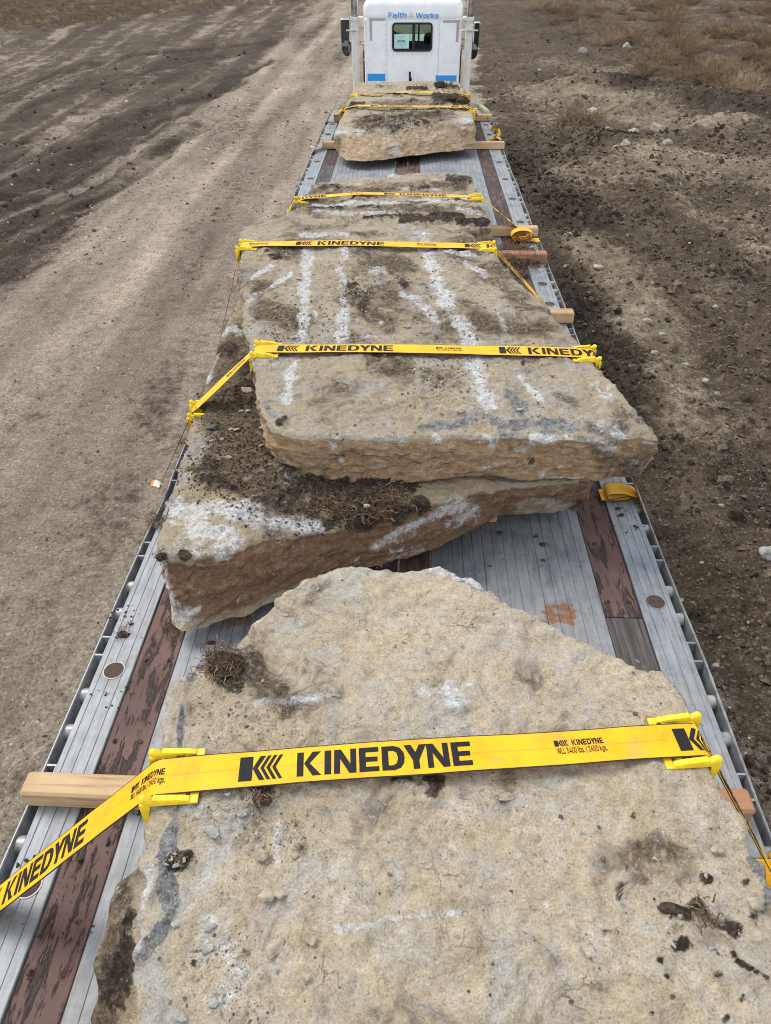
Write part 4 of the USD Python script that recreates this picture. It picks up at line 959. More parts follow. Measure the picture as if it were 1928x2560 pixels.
p5 = painter(
    white=[(R7((1450, 905), (1660, 880)) + R8((0, 860), (350, 830)), 15, .95), ([(1128, 1720), (1140, 1760)], 26, .9), ([(1060, 1730), (1180, 1712)], 20, .6), ([(760, 1444), (697, 1483), (655, 1532), (640, 1552)], 12, .95), ([(1080, 1418), (1170, 1447), (1260, 1500)], 12, .9), ([(1395, 1570), (1418, 1590)], 10, .8),
           (R7((900, 870), (880, 960)), 20, .75), (R7((1000, 1000), (1050, 1100), (960, 1200)), 45, .55), (R7((650, 640), (620, 760), (590, 980)), 14, .8), (R7((1200, 400), (1200, 620)), 10, .5), (R8((690, 800)), 12, .7), ([(700, 1600), (760, 1560)], 20, .4), ([(640, 1760), (800, 1745)], 14, .6)],
    dirt=[(R7((760, 620), (820, 590)), 26, .95), (R7((1100, 280), (1170, 300)), 30, .85), (R7((840, 1055)), 13, .9), (R8((60, 250), (230, 250), (210, 310)), 32, .75), (R8((1210, 820), (1300, 840)), 30, 1.0), (R8((1340, 800), (1420, 880), (1500, 910)), 36, 1.0), (R8((1480, 960), (1510, 1040), (1640, 1120)), 16, .9), (R8((1280, 970)), 26, .9), (R8((1390, 690)), 18, .8), (R8((1440, 1095)), 24, .8), (R8((1540, 1205)), 18, .95), (R8((1590, 1165)), 16, .9), (R8((1240, 1240)), 18, .7), (R8((1560, 700)), 20, .8), (R8((1590, 850)), 24, .6), (R8((1070, 410)), 16, .75), (R8((1160, 395)), 14, .6), (R8((1190, 580)), 26, .55), (R8((1040, 650), (1000, 770)), 22, .45), (R8((1410, 470)), 22, .5), (R8((1430, 985)), 14, .8), (R8((355, 1170)), 8, .9), (R8((447, 1195)), 8, .9), (R8((1155, 775)), 7, .9), (R8((1150, 1265)), 16, .8), (R8((1480, 1290)), 24, .8), (R8((940, 915), (1000, 920)), 13, .5), (R8((640, 1110)), 14, .5), (R8((880, 1250)), 14, .6), (R8((1190, 1040)), 12, .6), (R8((1220, 1110)), 14, .7),
          ([(560, 1700), (600, 1720)], 28, .7), ([(690, 1740), (720, 1750)], 20, .5)],
    brown=[([(640, 1670), (700, 1750)], 50, .5), (R7((1130, 1000), (1180, 880), (1230, 780)), 20, .55), (R7((1300, 560)), 26, .5), ([(1300, 1700), (1420, 1760), (1380, 1840)], 60, .35), (R8((500, 380), (540, 250)), 40, .5), (R8((830, 890), (850, 1010), (920, 1060)), 10, .6), (R8((1000, 600), (1250, 560)), 80, .4)],
    grey=[(R7((790, 330), (740, 480), (720, 640), (730, 850), (620, 1000)), 28, .95), ([(480, 1690), (455, 1760), (450, 1850), (440, 1930)], 14, .9), ([(500, 1668), (540, 1650)], 16, .9), ([(1140, 1435), (1230, 1490), (1265, 1505)], 14, .7), (R8((1600, 640), (1660, 760)), 34, .7), ([(1690, 1740), (1715, 1790)], 14, .6)],
    side=0.35, seed=51, base_dirt=0.35, dz=0.010, fs=3.2)
m5, a5, b5, sz5 = slab(T, B, 0.0095, 10, (ZF, 0, 0), seed=5, terr=0.010, amp=1.0, side_amp=0.03, paint=p5, edge=0.016)
ZL = 0.40
cl = [(347, 2150), (310, 2185), (278, 2217), (254, 2303), (240, 2355), (237, 2436), (211, 2552), (195, 2700), (200, 2790), (480, 2790), (480, 2150), (420, 2120)]
T, B = outline(cl, (ZL,), inset=0.03)
pl = painter(dirt=[([(320, 2300), (310, 2420), (300, 2500)], 40, .85), ([(265, 2400), (250, 2500)], 26, .6), ([(325, 2200)], 20, .6)], brown=[([(300, 2200), (250, 2560)], 70, .8)], white=[([(285, 2215), (262, 2270)], 12, .6)], side=0.4, seed=61, dz=0.01)
ml, al, bl, szl = slab(T, B, 0.016, 6, (ZL, 0, 0), seed=6, terr=0.014, amp=1.3, side_amp=0.02, paint=pl, edge=0.03)
n5 = len(m5[0])
solo('stone_slab', (np.vstack([m5[0], ml[0]]), np.vstack([m5[1], ml[1] + n5])), 'limestone_buff', 'broad buff limestone slab in the foreground under the widest strap', 'stone slab', smooth=True,
     prim={'maska': np.vstack([a5, al]), 'maskb': np.vstack([b5, bl])})

# lower slab ------------------------------------------------------
Z4 = 0.38
c4 = [(405, 1395, 412, 1440, 0.2), (399, 1377), (405, 1308), (423, 1285), (436, 1217), (445, 1175), (461, 1120), (471, 1075), (499, 993), (510, 960), (529, 908), (547, 863), (562, 822), (575, 790), (596, 741), (640, 700), (780, 660), (1100, 700), (1300, 860), (1480, 1080), (1490, 1170), (1475, 1203, 1440, 1262),
      (1400, 1200, 1377, 1285), (1290, 1212, 1250, 1290), (1220, 1222, 1157, 1331), (1150, 1240, 1080, 1377), (1060, 1262, 1010, 1395), (940, 1296, 900, 1425), (822, 1322, 800, 1455), (740, 1330, 700, 1500), (660, 1345, 630, 1533), (590, 1374, 520, 1563), (540, 1388, 457, 1570), (470, 1398, 430, 1555)]
T, B = outline(c4, (Z4,), inset=0.03)
p4 = painter(
    white=[(R9((60, 60), (300, 40), (480, 110)), 34, .85), (R9((560, 125), (700, 140), (830, 155)), 24, .85), (R9((150, 160), (330, 180), (380, 230)), 34, .85), (R9((60, 230), (300, 290)), 26, .6), (R9((1100, 245), (1200, 190), (1300, 140), (1420, 80), (1600, 10)), 17, .9), (R9((1500, 120), (1600, 80), (1640, 60)), 20, .6), (R9((1200, 300), (1330, 270)), 20, .5), (R9((160, 580)), 12, .9), (R9((380, 535)), 10, .8), (R9((20, 620), (120, 610)), 24, .6), (R9((1010, 310)), 8, .9),
           (R3((470, 90), (520, 70)), 14, .8), (R3((430, 230), (400, 290), (370, 400)), 14, .85), (R3((540, 60), (600, 100)), 12, .7), ([(408, 1390), (415, 1440), (430, 1540)], 12, .8)],
    dirt=[(R3((900, 1200), (1100, 1150), (1300, 1180), (1660, 1130)), 62, 1.0), (R3((1100, 1250), (1400, 1290), (1600, 1240)), 55, 1.0), (R3((300, 1060), (380, 1110), (520, 1130)), 26, .8), (R3((480, 220), (540, 200)), 22, .85), (R3((640, 300), (660, 420), (600, 480)), 40, .7), (R3((340, 960), (420, 1000)), 24, .5), (R3((690, 620), (740, 760)), 26, .6), (R9((90, 300)), 20, 1.0), (R9((850, 140), (900, 110)), 24, .9), ([(880, 1310), (1000, 1285), (1060, 1270)], 34, .9), (R3((820, 930), (1000, 1060)), 40, .7)],
    brown=[(R3((560, 140), (520, 300), (500, 500), (430, 620)), 70, .8), (R3((560, 560), (560, 800), (560, 1000)), 110, 1.0), (R3((700, 1000), (800, 1200), (700, 1250)), 80, .95), (R3((400, 760), (350, 1000)), 26, .6), (R9((500, 100), (560, 160), (750, 60)), 30, .7), (R9((600, 40), (800, 90)), 40, .9)],
    grey=[(R3((540, 70), (600, 60)), 20, .7), (R3((200, 1000), (230, 1030)), 16, .4)],
    side=1.0, seed=41, base_dirt=0.25, dz=0.03)


def p4x(V, top):
    a, b, h = p4(V, top)
    if not top:                                     # pale unbroken crust along the foot of the break
        Q = proj(V); foot = ss(0.17, 0.11, V[:, 2] - DZ + 0.05 * (meshkit.fbm(V * 6, 3, 77) - 0.5)) * ss(1000, 640, Q[:, 0])
        b[:, 1] *= 1 - 0.9 * foot
        b[:, 1] *= 1 - 0.7 * ss(1150, 1330, Q[:, 0]) * ss(0.5, 0.35, meshkit.fbm(V * 4, 3, 78))
    return a, b, h


m4, a4, b4, sz4 = slab(T, B, 0.015, 14, (Z4, 0, 0), seed=4, terr=0.008, side_amp=0.035, bulge=0.012, paint=p4x, edge=0.02)
solo('stone_slab', m4, 'limestone_red_side', 'reddish sided slab underneath the big top slab, half covered in dark soil', 'stone slab', smooth=False, prim={'maska': a4, 'maskb': b4})

# big top slab ----------------------------------------------------
Z3 = 0.645
c3 = [(600, 586), (614, 564), (684, 541), (722, 539), (776, 544), (830, 543), (862, 554), (949, 555), (1030, 558), (1078, 567), (1170, 576), (1197, 600), (1235, 629), (1262, 670), (1305, 713), (1343, 740), (1376, 778), (1424, 827), (1451, 859), (1504, 920), (1534, 955), (1567, 993), (1609, 1039), (1636, 1074),
      (1638, 1098, 1632, 1150, 0.45), (1600, 1093, 1600, 1196), (1520, 1100, 1500, 1197), (1440, 1098, 1430, 1196), (1360, 1100, 1350, 1196), (1280, 1085, 1270, 1196), (1200, 1088, 1190, 1194), (1101, 1088, 1100, 1198), (1000, 1090, 1000, 1200), (880, 1092, 900, 1203), (780, 1092, 830, 1204), (730, 1086, 785, 1206), (700, 1076, 755, 1190), (676, 1068, 735, 1172), (663, 1053), (648, 1001), (637, 956), (633, 908), (620, 870), (612, 841), (607, 800), (604, 760), (600, 724), (597, 675), (600, 638)]
T, B = outline(c3, (Z3,), zb=0.40, inset=0.03)
p3 = painter(
    white=[(R2((395, 415), (375, 520), (370, 650), (365, 790)) + [(748, 868)], 17, .95), (R3((960, 270), (930, 380), (905, 480), (895, 540)), 19, .9), (R2((555, 405), (560, 450)), 14, .8), (R2((540, 500), (545, 560), (590, 600)), 12, .65), (R2((560, 660), (550, 740), (540, 830)), 18, .85), (R2((520, 500), (555, 540)), 12, .7),
           (R2((920, 395), (960, 480), (1000, 590), (1050, 700), (1150, 830)), 23, .98), (R4((350, 0), (420, 100), (440, 220), (470, 330), (500, 430), (540, 510)), 28, .98), (R2((1000, 400), (1080, 435), (1160, 445)), 9, .8), (R2((1120, 485), (1210, 530)), 10, .85), (R2((825, 625), (900, 650)), 9, .85), (R2((900, 650), (990, 750)), 13, .75), (R2((1270, 700), (1300, 780)), 12, .7), (R2((220, 490), (130, 550)), 8, .9), (R2((310, 530), (210, 600), (115, 645)), 8, .9), (R2((680, 520), (745, 525)), 12, .7), (R2((730, 755)), 9, .8), (R2((360, 350), (470, 340)), 10, .7), (R2((500, 345), (570, 345)), 8, .6), (R2((880, 320), (920, 345)), 14, .6), (R2((640, 815), (700, 820)), 6, .7), (R2((420, 700), (430, 720)), 7, .7),
           (R4((715, 340), (770, 410), (845, 480)), 9, .85), (R4((205, 690), (240, 730)), 8, .9), (R4((500, 690), (565, 710), (550, 750)), 10, .9), (R4((780, 740), (790, 690), (930, 700)), 8, .85), (R4((1000, 700), (1130, 720), (1300, 770)), 9, .9), (R4((1450, 720), (1525, 740)), 8, .8), (R4((690, 780), (740, 770)), 8, .7), (R4((950, 880), (970, 840)), 8, .9), (R4((850, 930), (860, 900)), 9, .9), (R4((860, 940), (1060, 945)), 4, .9), (R4((500, 880), (540, 880)), 8, .6), (R3((1215, 840)), 14, .95), (R3((1130, 890)), 7, .9), (R3((1275, 945)), 12, .95), (R3((870, 900), (950, 1000)), 8, .8), (R3((1220, 1075), (1320, 1080)), 5, .8), (R4((1170, 390), (1230, 440)), 22, .35), (R4((1200, 620), (1330, 700)), 20, .5)],
    dirt=[(R2((590, 600), (640, 640), (650, 660)), 30, .75), (R2((820, 570), (900, 575)), 14, .7), (R2((770, 742)), 8, 1.0), (R4((730, 265)), 6, 1.0), (R2((200, 420), (240, 440)), 18, .5), (R2((180, 570)), 16, .5), (R3((1270, 700), (1290, 950)), 10, .45), (R3((860, 690), (900, 660)), 14, .6), (R3((1050, 1040), (1200, 1080), (1600, 1075)), 7, .8), (R4((440, 935), (560, 945)), 5, .6), (R4((560, 820), (800, 830)), 12, .45), (R2((1160, 690)), 20, .35)],
    brown=[(R2((200, 700), (350, 760)), 45, .8), (R2((260, 420), (330, 440)), 28, .7), (R2((650, 440), (850, 560), (700, 620)), 50, .55), (R2((1100, 450), (1300, 560), (1400, 700)), 45, .6), (R2((1200, 740), (1450, 780)), 40, .5), (R2((620, 700), (760, 760)), 34, .6), (R3((1300, 100), (1660, 330)), 50, .5), (R4((180, 330), (330, 350)), 30, .6), (R4((950, 460), (1050, 500)), 22, .6), (R2((200, 590), (150, 620)), 20, .5)],
    grey=[(R4((640, 450), (700, 500), (720, 560)), 24, .9), (R4((510, 560), (620, 640), (750, 600)), 26, .85), (R4((800, 620), (970, 600)), 12, 1.0), (R4((130, 640), (330, 630), (420, 600)), 16, .9), (R4((860, 650), (1150, 640)), 22, .7), (R4((1240, 640), (1450, 620)), 26, .75), (R2((890, 420), (900, 440)), 8, .8), (R2((600, 750), (640, 780)), 9, .7), (R3((760, 560), (820, 640)), 18, .5), (R4((370, 310)), 12, .7)],
    side=1.0, seed=81, base_dirt=0.55, dz=0.014, fs=3.0)
m3, a3, b3, sz3 = slab(T, B, 0.0135, 12, (Z3, 0, 0), seed=8, terr=0.010, side_amp=0.032, bulge=0.008, paint=p3, edge=0.018)
solo('stone_slab', m3, 'limestone_grey', 'largest slab on top of another slab, with white scrape streaks and two straps', 'stone slab', smooth=False, prim={'maska': a3, 'maskb': b3})

# second slab -----------------------------------------------------
Z2 = 0.32
c2 = [(714, 534), (722, 519), (733, 503), (768, 486), (779, 464), (862, 452), (938, 441), (1019, 432), (1100, 431), (1176, 435), (1184, 454), (1195, 486), (1216, 513), (1224, 540), (1226, 566, 1231, 607), (1190, 572, 1195, 620), (1100, 590), (900, 600), (720, 590), (700, 560)]
T, B = outline(c2, (Z2,), inset=0.03)
p2 = painter(
    white=[(R2((420, 210), (600, 205), (780, 195), (1000, 185)), 7, .9), (R2((420, 240), (560, 250), (820, 250)), 7, .75), (R2((560, 195), (700, 200)), 5, .8), (R2((1020, 185), (1150, 180)), 8, .7), (R2((1080, 230), (1180, 250)), 9, .7), (R2((800, 290), (900, 290)), 5, .8), (R2((1060, 280), (1120, 280)), 6, .7), (R2((700, 80), (780, 68)), 4, .7), (R2((960, 95), (1100, 85)), 5, .5), (R2((830, 135), (1000, 140)), 5, .6), (R2((560, 110), (640, 115)), 4, .5)],
    dirt=[(R2((820, 290), (1000, 275), (1200, 300), (1225, 280)), 12, 1.0), (R2((950, 255), (1100, 262)), 8, .9), (R2((440, 125), (520, 128)), 10, .7), (R2((1040, 85), (1140, 90)), 14, .7), (R2((860, 140), (950, 130)), 8, .7), (R2((640, 180), (720, 180)), 6, .5), (R2((980, 225)), 9, .8), (R2((300, 230), (500, 225), (800, 215)), 5, .6), (R2((640, 270), (900, 262)), 6, .8)],
    brown=[(R2((320, 200), (420, 190)), 16, .8), (R2((400, 160), (900, 120), (1100, 110)), 22, .5), (R2((400, 235), (1180, 240)), 20, .6)], side=0.7, seed=21, base_dirt=0.5, dz=0.03)
m2, a2, b2, sz2 = slab(T, B, 0.02, 8, (Z2, 0, 0), seed=2, terr=0.016, amp=1.3, side_amp=0.03, paint=p2)
solo('stone_slab', m2, 'limestone_far', 'thin slab streaked white and black lying behind the big top slab', 'stone slab', smooth=False, prim={'maska': a2, 'maskb': b2})

# front slab ------------------------------------------------------
PL1 = (0.358, 0.045, 0.0)
c1 = [(891, 206), (960, 204), (1040, 203), (1120, 202), (1151, 206), (1160, 222), (1167, 231), (1174, 259), (1183, 284), (1185, 304, 1186, 370), (1150, 306, 1156, 375), (1084, 309, 1084, 382), (1019, 317, 1012, 391), (990, 324, 985, 396), (962, 328, 962, 399), (911, 331, 911, 403), (879, 332, 868, 400), (850, 334, 846, 386), (836, 338, 836, 362, 0.2), (840, 320), (850, 299), (860, 280), (868, 259), (878, 242), (886, 230)]
T, B = outline(c1, PL1, zb=0.10, inset=0.03)
p1 = painter(
    white=[(R1((220, 930), (400, 920)), 10, .6), (R1((560, 930), (600, 1000), (640, 1060)), 14, .55), (R1((640, 890), (760, 870)), 8, .7), (R1((1080, 850), (1170, 840)), 12, .6), (R1((1100, 1025)), 8, .8), (R1((860, 1000), (840, 950)), 5, .5)],
    dirt=[(R1((430, 850), (700, 820), (950, 800)), 18, .55), (R1((480, 880), (600, 890), (860, 850)), 12, .65), (R1((920, 690), (1040, 710), (1120, 720)), 16, 1.0), (R1((930, 605), (1060, 620)), 8, .95), (R1((720, 625), (850, 630)), 6, .9), (R1((340, 730), (420, 740)), 9, .8), (R1((500, 600), (580, 605)), 4, .6), (R1((680, 680)), 5, .8), (R1((740, 715), (760, 700)), 5, .6), (R1((560, 660), (720, 660)), 4, .5)],
    brown=[(R1((400, 860), (1000, 800)), 28, .7), (R1((350, 750), (1100, 700)), 20, .4)], side=1.0, seed=11, base_dirt=0.3, dz=0.05)
m1, a1, b1, sz1 = slab(T, B, 0.022, 10, PL1, seed=1, terr=0.010, side_amp=0.05, bulge=0.012, paint=p1, edge=0.022)
solo('stone_slab', m1, 'limestone_far', 'thick tan slab nearest the truck cab with two straps', 'stone slab', smooth=False, prim={'maska': a1, 'maskb': b1})


# timbers under the slabs ----------------------------------------
def timber(xl, xr, yf, ma, label, dy=0.0, h=0.088, w=0.088):
    m = bx(xl, xr, -w / 2, w / 2, 0, h, 0.009)
    v = np.array(m.vertices); v[:, 1] += dy * (v[:, 0] - xl) / (xr - xl)
    v[:, 2] += DZ + 0.002; v[:, 1] += yf + w / 2
    solo('timber', trimesh.Trimesh(v, m.faces, process=False), ma, label, 'timber', smooth=False)


yF = P(1259, 374)[1]
timber(P(807, 372)[0], 1.30, yF, 'pine_fresh', 'long pale square timber under the near edge of the slab nearest the cab')
timber(P(833, 308)[0], P(1228, 300)[0], P(1228, 300)[1] - 0.1, 'pine_fresh', 'pale timber under the far half of the slab nearest the cab')
timber(-0.6, P(1344, 593)[0], P(1344, 593)[1], 'pine_fresh', 'pale timber sticking out beside the coiled strap of the thin slab')
timber(0.75, P(1367, 659)[0], P(1367, 659)[1], 'pine_red', 'short reddish timber across the right rail between two pale timbers')
timber(-0.5, P(1433, 810)[0], P(1433, 810)[1], 'pine_fresh', 'pale knotty timber end under the right edge of the big top slab')
timber(P(66, 2017)[0], -0.55, P(66, 2017)[1], 'pine_fresh', 'pale split timber under the left of the foreground slab', dy=-0.01)
timber(0.5, P(1868, 2050)[0], P(1861, 2049)[1], 'pine_red', 'reddish timber under the right edge of the foreground slab', dy=-0.02)
timber(-0.8, 0.5, 2.75, 'pine_fresh', 'timber hidden beneath the reddish sided slab')

#@STRAPS
# ------------------------------------------------------------------ straps
def letters():
    S = 0.27
    K = unary_union([sbox(0, 0, S, 1), Polygon([(S + .02, .52), (.62, 1), (.97, 1), (.52, .52), (1.0, 0), (.64, 0)])])
    I = sbox(0, 0, S, 1)
    N = unary_union([sbox(0, 0, .24, 1), sbox(.66, 0, .9, 1), Polygon([(.0, 1), (.28, 1), (.9, 0), (.62, 0)])])
    E_ = unary_union([sbox(0, 0, S, 1), sbox(0, 0, .8, .2), sbox(0, .4, .75, .6), sbox(0, .8, .8, 1)])
    D = Polygon([(0, 0), (.5, 0), (.75, .08), (.9, .28), (.93, .5), (.9, .72), (.75, .92), (.5, 1), (0, 1)]).difference(Polygon([(S, .2), (.46, .2), (.6, .28), (.66, .5), (.6, .72), (.46, .8), (S, .8)]))
    Y_ = unary_union([sbox(.34, 0, .6, .45), Polygon([(0, 1), (.3, 1), (.6, .45), (.34, .36)]), Polygon([(.94, 1), (.64, 1), (.34, .45), (.6, .36)])])
    return {'K': (K, 1.0), 'I': (I, S), 'N': (N, .9), 'E': (E_, .8), 'D': (D, .93), 'Y': (Y_, .94)}


from shapely import affinity
LET = letters()


def word(t, gap=0.12):
    x, out = 0, []
    for c in t:
        p, w = LET[c]
        if c == 'Y': x -= 0.13
        out.append(affinity.translate(p, x, 0)); x += w + gap - (0.13 if c == 'Y' else 0)
    return out, x - gap


def logo():
    sh = [sbox(0, 0, .52, 1)]
    sh.append(Polygon([(.52, .5), (.80, 1), (1.02, 1), (.72, .5), (1.02, 0), (.80, 0)]))
    out = [unary_union(sh).difference(Polygon([(.53, 1.01), (.78, 1.01), (.53, .6)])).difference(Polygon([(.53, -.01), (.78, -.01), (.53, .4)]))]
    for k in range(3):
        x = .82 + .23 * k
        out.append(Polygon([(x, .5), (x + .28, 1), (x + .42, 1), (x + .14, .5), (x + .42, 0), (x + .28, 0)]))
    return out, .82 + .46 + .42


def flat(shapes):
    vs, fs, n = [], [], 0
    for s in shapes:
        for g in getattr(s, 'geoms', [s]):
            v, f = trimesh.creation.triangulate_polygon(g, engine='earcut'); vs.append(v); fs.append(f + n); n += len(v)
    v, f = np.vstack(vs), np.vstack(fs)
    v3, f3 = trimesh.remesh.subdivide_to_size(np.column_stack([v, 0 * v[:, 0]]), f, 0.02)
    a = np.cross(v3[f3[:, 1]] - v3[f3[:, 0]], v3[f3[:, 2]] - v3[f3[:, 0]])[:, 2] < 0
    f3[a] = f3[a][:, ::-1]
    return v3, f3


def fit(shapes, w0, x, y, w, h): return [affinity.translate(affinity.scale(s, w / w0, h, origin=(0, 0)), x, y) for s in shapes]


lg, lw = logo(); kw_, kwid = word('KINEDYNE')
BIG = flat(fit(lg, lw, 0, -0.034, 0.114, 0.068) + fit(kw_, kwid, 0.151, -0.034, 0.46, 0.068))
SM = fit(lg, lw, 0.836, 0.004, 0.038, 0.018) + fit(kw_, kwid, 0.884, 0.004, 0.085, 0.018)
SMv, SMf = flat(SM)
tm = meshkit.text_mesh('WLL 5400 lbs. / 2450 kgs.', 0.0165, 0.0004, bold=True)
tv = np.array(tm.vertices); tw_ = tv[:, 0].max(); tv[:, 0] = 0.838 + tv[:, 0] * 0.135 / tw_; tv[:, 1] -= 0.018; tv[:, 2] = 0
up = tm.face_normals[:, 2] > 0.5
SMALL = (np.vstack([SMv, tv]), np.vstack([SMf, np.array(tm.faces)[up] + len(SMv)]))
PERIOD = 1.165


def taut(p0, p1, szs, n=220, lift=0.005):
    t = np.linspace(0, 1, n)[:, None]; L = p0 + (p1 - p0) * t
    z = np.full(n, -9.0)
    pe = np.array([-(p1 - p0)[1], (p1 - p0)[0]]); pe /= np.linalg.norm(pe)
    for f in szs:
        for o in (-0.05, -0.02, 0.02, 0.05): z = np.maximum(z, f(L[:, 0] + pe[0] * o, L[:, 1] + pe[1] * o) + lift)
    z[0], z[-1] = p0[2], p1[2]
    s = t[:, 0] * np.linalg.norm((p1 - p0)[:2]); hull = []
    for i in range(n):
        while len(hull) >= 2 and (z[hull[-1]] - z[hull[-2]]) * (s[i] - s[hull[-2]]) <= (z[i] - z[hull[-2]]) * (s[hull[-1]] - s[hull[-2]]): hull.pop()
        hull.append(i)
    L[:, 2] = np.interp(s, s[hull], z[hull]); return L


def path_of(parts, step=0.012):
    pts = np.vstack([parts[0]] + [p[1:] for p in parts[1:]])
    d = np.r_[0, np.cumsum(np.linalg.norm(np.diff(pts, axis=0), axis=1))]
    s = np.linspace(0, d[-1], int(d[-1] / step))
    q = np.stack([np.interp(s, d, pts[:, k]) for k in range(3)], 1)
    for _ in range(2): q[1:-1] = (q[:-2] + 2 * q[1:-1] + q[2:]) / 4
    return q, s


def frames(q, base):
    t = np.gradient(q, axis=0); t /= np.linalg.norm(t, axis=1, keepdims=True)
    base = np.array(np.broadcast_to(base, q.shape))
    for _ in range(10 if len(base) > 120 else 0): base[1:-1] = (base[:-2] + base[1:-1] * 2 + base[2:]) / 4
    w = base - (base * t).sum(1, keepdims=True) * t; w /= np.linalg.norm(w, axis=1, keepdims=True)
    return t, w, np.cross(t, w)


def ribbon(q, s, w, n, width=0.102, th=0.0028):
    cols = [(-.5, 1), (.5, 1), (.5, -1), (-.5, -1)]
    V = np.concatenate([[q + w * (a * width) + n * (b * th / 2)] for a, b in cols], 0).transpose(1, 0, 2).reshape(-1, 3)
    uv = np.array([[(si, a + .5) for a, b in cols] for si in s]).reshape(-1, 2)
    k = len(q); i, j = np.meshgrid(np.arange(k - 1), np.arange(4), indexing='ij'); j2 = (j + 1) % 4
    f = np.stack([i * 4 + j, (i + 1) * 4 + j, (i + 1) * 4 + j2, i * 4 + j2], -1).reshape(-1, 4)
    return (V, np.vstack([f, [[0, 1, 2, 3], [(k - 1) * 4 + 3, (k - 1) * 4 + 2, (k - 1) * 4 + 1, (k - 1) * 4]]])), uv


def wrap(flatmesh, s0, q, s, w, n, yflip=1):
    v, f = flatmesh
    x = v[:, 0] + s0
    ok = np.all((x[f] > s[0] + .005) & (x[f] < s[-1] - .005), axis=1)
    if not ok.any(): return None
    f = f[ok]; used = np.unique(f); re = np.zeros(len(v), int); re[used] = np.arange(len(used)); v, x, f = v[used], x[used], re[f]
    I = lambda A: np.stack([np.interp(x, s, A[:, k]) for k in range(3)], 1)
    return (I(q) + I(w) * v[:, 1:2] + I(n) * 0.0022, f)


def protector(label, c, a, b, e, width=0.102):
    """c corner, a unit along the strap over the top (inwards), b unit down the side, e unit along the stone's edge"""
    t = Thing('corner_protector', label, 'corner protector', c)
    a, b = a / np.linalg.norm(a), b / np.linalg.norm(b); e = e / np.linalg.norm(e)
    na, nb = np.cross(a, e), np.cross(e, b)
    if na[2] < 0: na = -na
    if nb @ a > 0: nb = -nb
    c = np.asarray(c) - 0.004 * na

    def plate(u, nn, L, holes):
        p = sbox(0.004, -0.076, L, 0.076)
        if holes:
            for yy in (-0.05, 0.0, 0.05): p = p.difference(Point(L * 0.5, yy).buffer(0.014))
            p = p.difference(sbox(L * 0.74, -0.06, L * 0.84, 0.06))
        m = trimesh.creation.extrude_polygon(p, 0.006, engine='earcut'); v = np.array(m.vertices)
        return trimesh.Trimesh(c + v[:, :1] * u + v[:, 1:2] * e + (v[:, 2:3] - 0.006) * nn, m.faces, process=False)
    t.add('top_plate', plate(a, na, 0.125, True), 'protector_yellow', smooth=20); t.add('side_plate', plate(b, nb, 0.09, False), 'protector_yellow', smooth=20)
    for sgn in (-1, 1):
        o = c + e * sgn * 0.066
        hw = 0.0075
        pl_ = [(0.104, 0.004), (0.08, 0.011), (0.045, 0.014), (0.015, 0.018)]
        H = []
        for L, h in pl_:
            for q_ in (-hw, hw): H += [o + a * L + e * q_, o + a * L + e * q_ + na * h]
        m1_ = manifold3d.Manifold.hull_points(np.array(H))
        H = []
        for L, h in [(0.10, 0.003), (0.05, 0.014), (0.012, 0.022)]:
            for q_ in (-hw, hw): H += [o + b * L + e * q_, o + b * L + e * q_ + nb * h]
        m2_ = manifold3d.Manifold.hull_points(np.array(H))
        kn = trimesh.creation.icosphere(2, 0.0115); kn.apply_translation(o + (na + nb) * 0.010)
        H = np.vstack([np.array(kn.vertices), o + a * 0.02 + e * hw, o + a * 0.02 - e * hw, o + b * 0.02 + e * hw, o + b * 0.02 - e * hw])
        m3_ = manifold3d.Manifold.hull_points(H)
        t.add('guide_ridge', m1_ + m2_ + m3_, 'protector_yellow', smooth=35)
    return t


def strap(label, pts, szs, base, start_px, zref, twist=None):
    """pts: control points from the left rail over the stone to the right rail; szs per leg (None: free span)"""
    legs = []
    for (p0, p1), sz in zip(zip(pts[:-1], pts[1:]), szs):
        legs.append(taut(p0, p1, sz) if sz else np.linspace(p0, p1, 40))
    q, s = path_of(legs)
    bb = np.tile(base, (len(q), 1))
    if twist:                                       # free spans hang turned on edge
        for sel, (p0, p1), on in ((q[:, 0] < min(pts[1][0], pts[2][0]) - 0.02, (pts[0], pts[1]), twist[0]), (q[:, 0] > pts[-2][0] + 0.02, (pts[-2], pts[-1]), twist[1])):
            if on:
                b_ = (p0 + p1) / 2 - CAM; bb[sel] = b_ / np.linalg.norm(b_)
    q = q + bb * (0.010 * (meshkit.fbm(np.stack([s * 2.2, 0 * s + start_px, 0 * s], 1), 3, 5) - 0.5))[:, None]
    t_, w, n = frames(q, bb)
    tw_a = 0.16 * (meshkit.fbm(np.stack([s * 3.0, 0 * s + start_px, 0 * s], 1), 3, 6) - 0.5)
    w = w + n * tw_a[:, None]; w /= np.linalg.norm(w, axis=1, keepdims=True); n = np.cross(t_, w)
    th = Thing('tie_down_strap', label, 'strap', (pts[0][0], pts[0][1], pts[0][2]))
    rb, uv = ribbon(q, s, w, n)
    th.add('webbing', rb, 'webbing', smooth=False, uv=uv)
    pr = proj(q)
    k = int(np.argmin(np.abs(pr[:, 0] - start_px) + 5 * (np.abs(q[:, 2] - zref - DZ) > 0.15) * 1000))
    for i in (-3, -2, -1, 0, 1, 2):
        for fm in (BIG, SMALL):
            m = wrap(fm, s[k] + i * PERIOD , q, s, w, n)
            if m is not None: th.add('lettering', m, 'print_black', smooth=False)
    return th, q, s


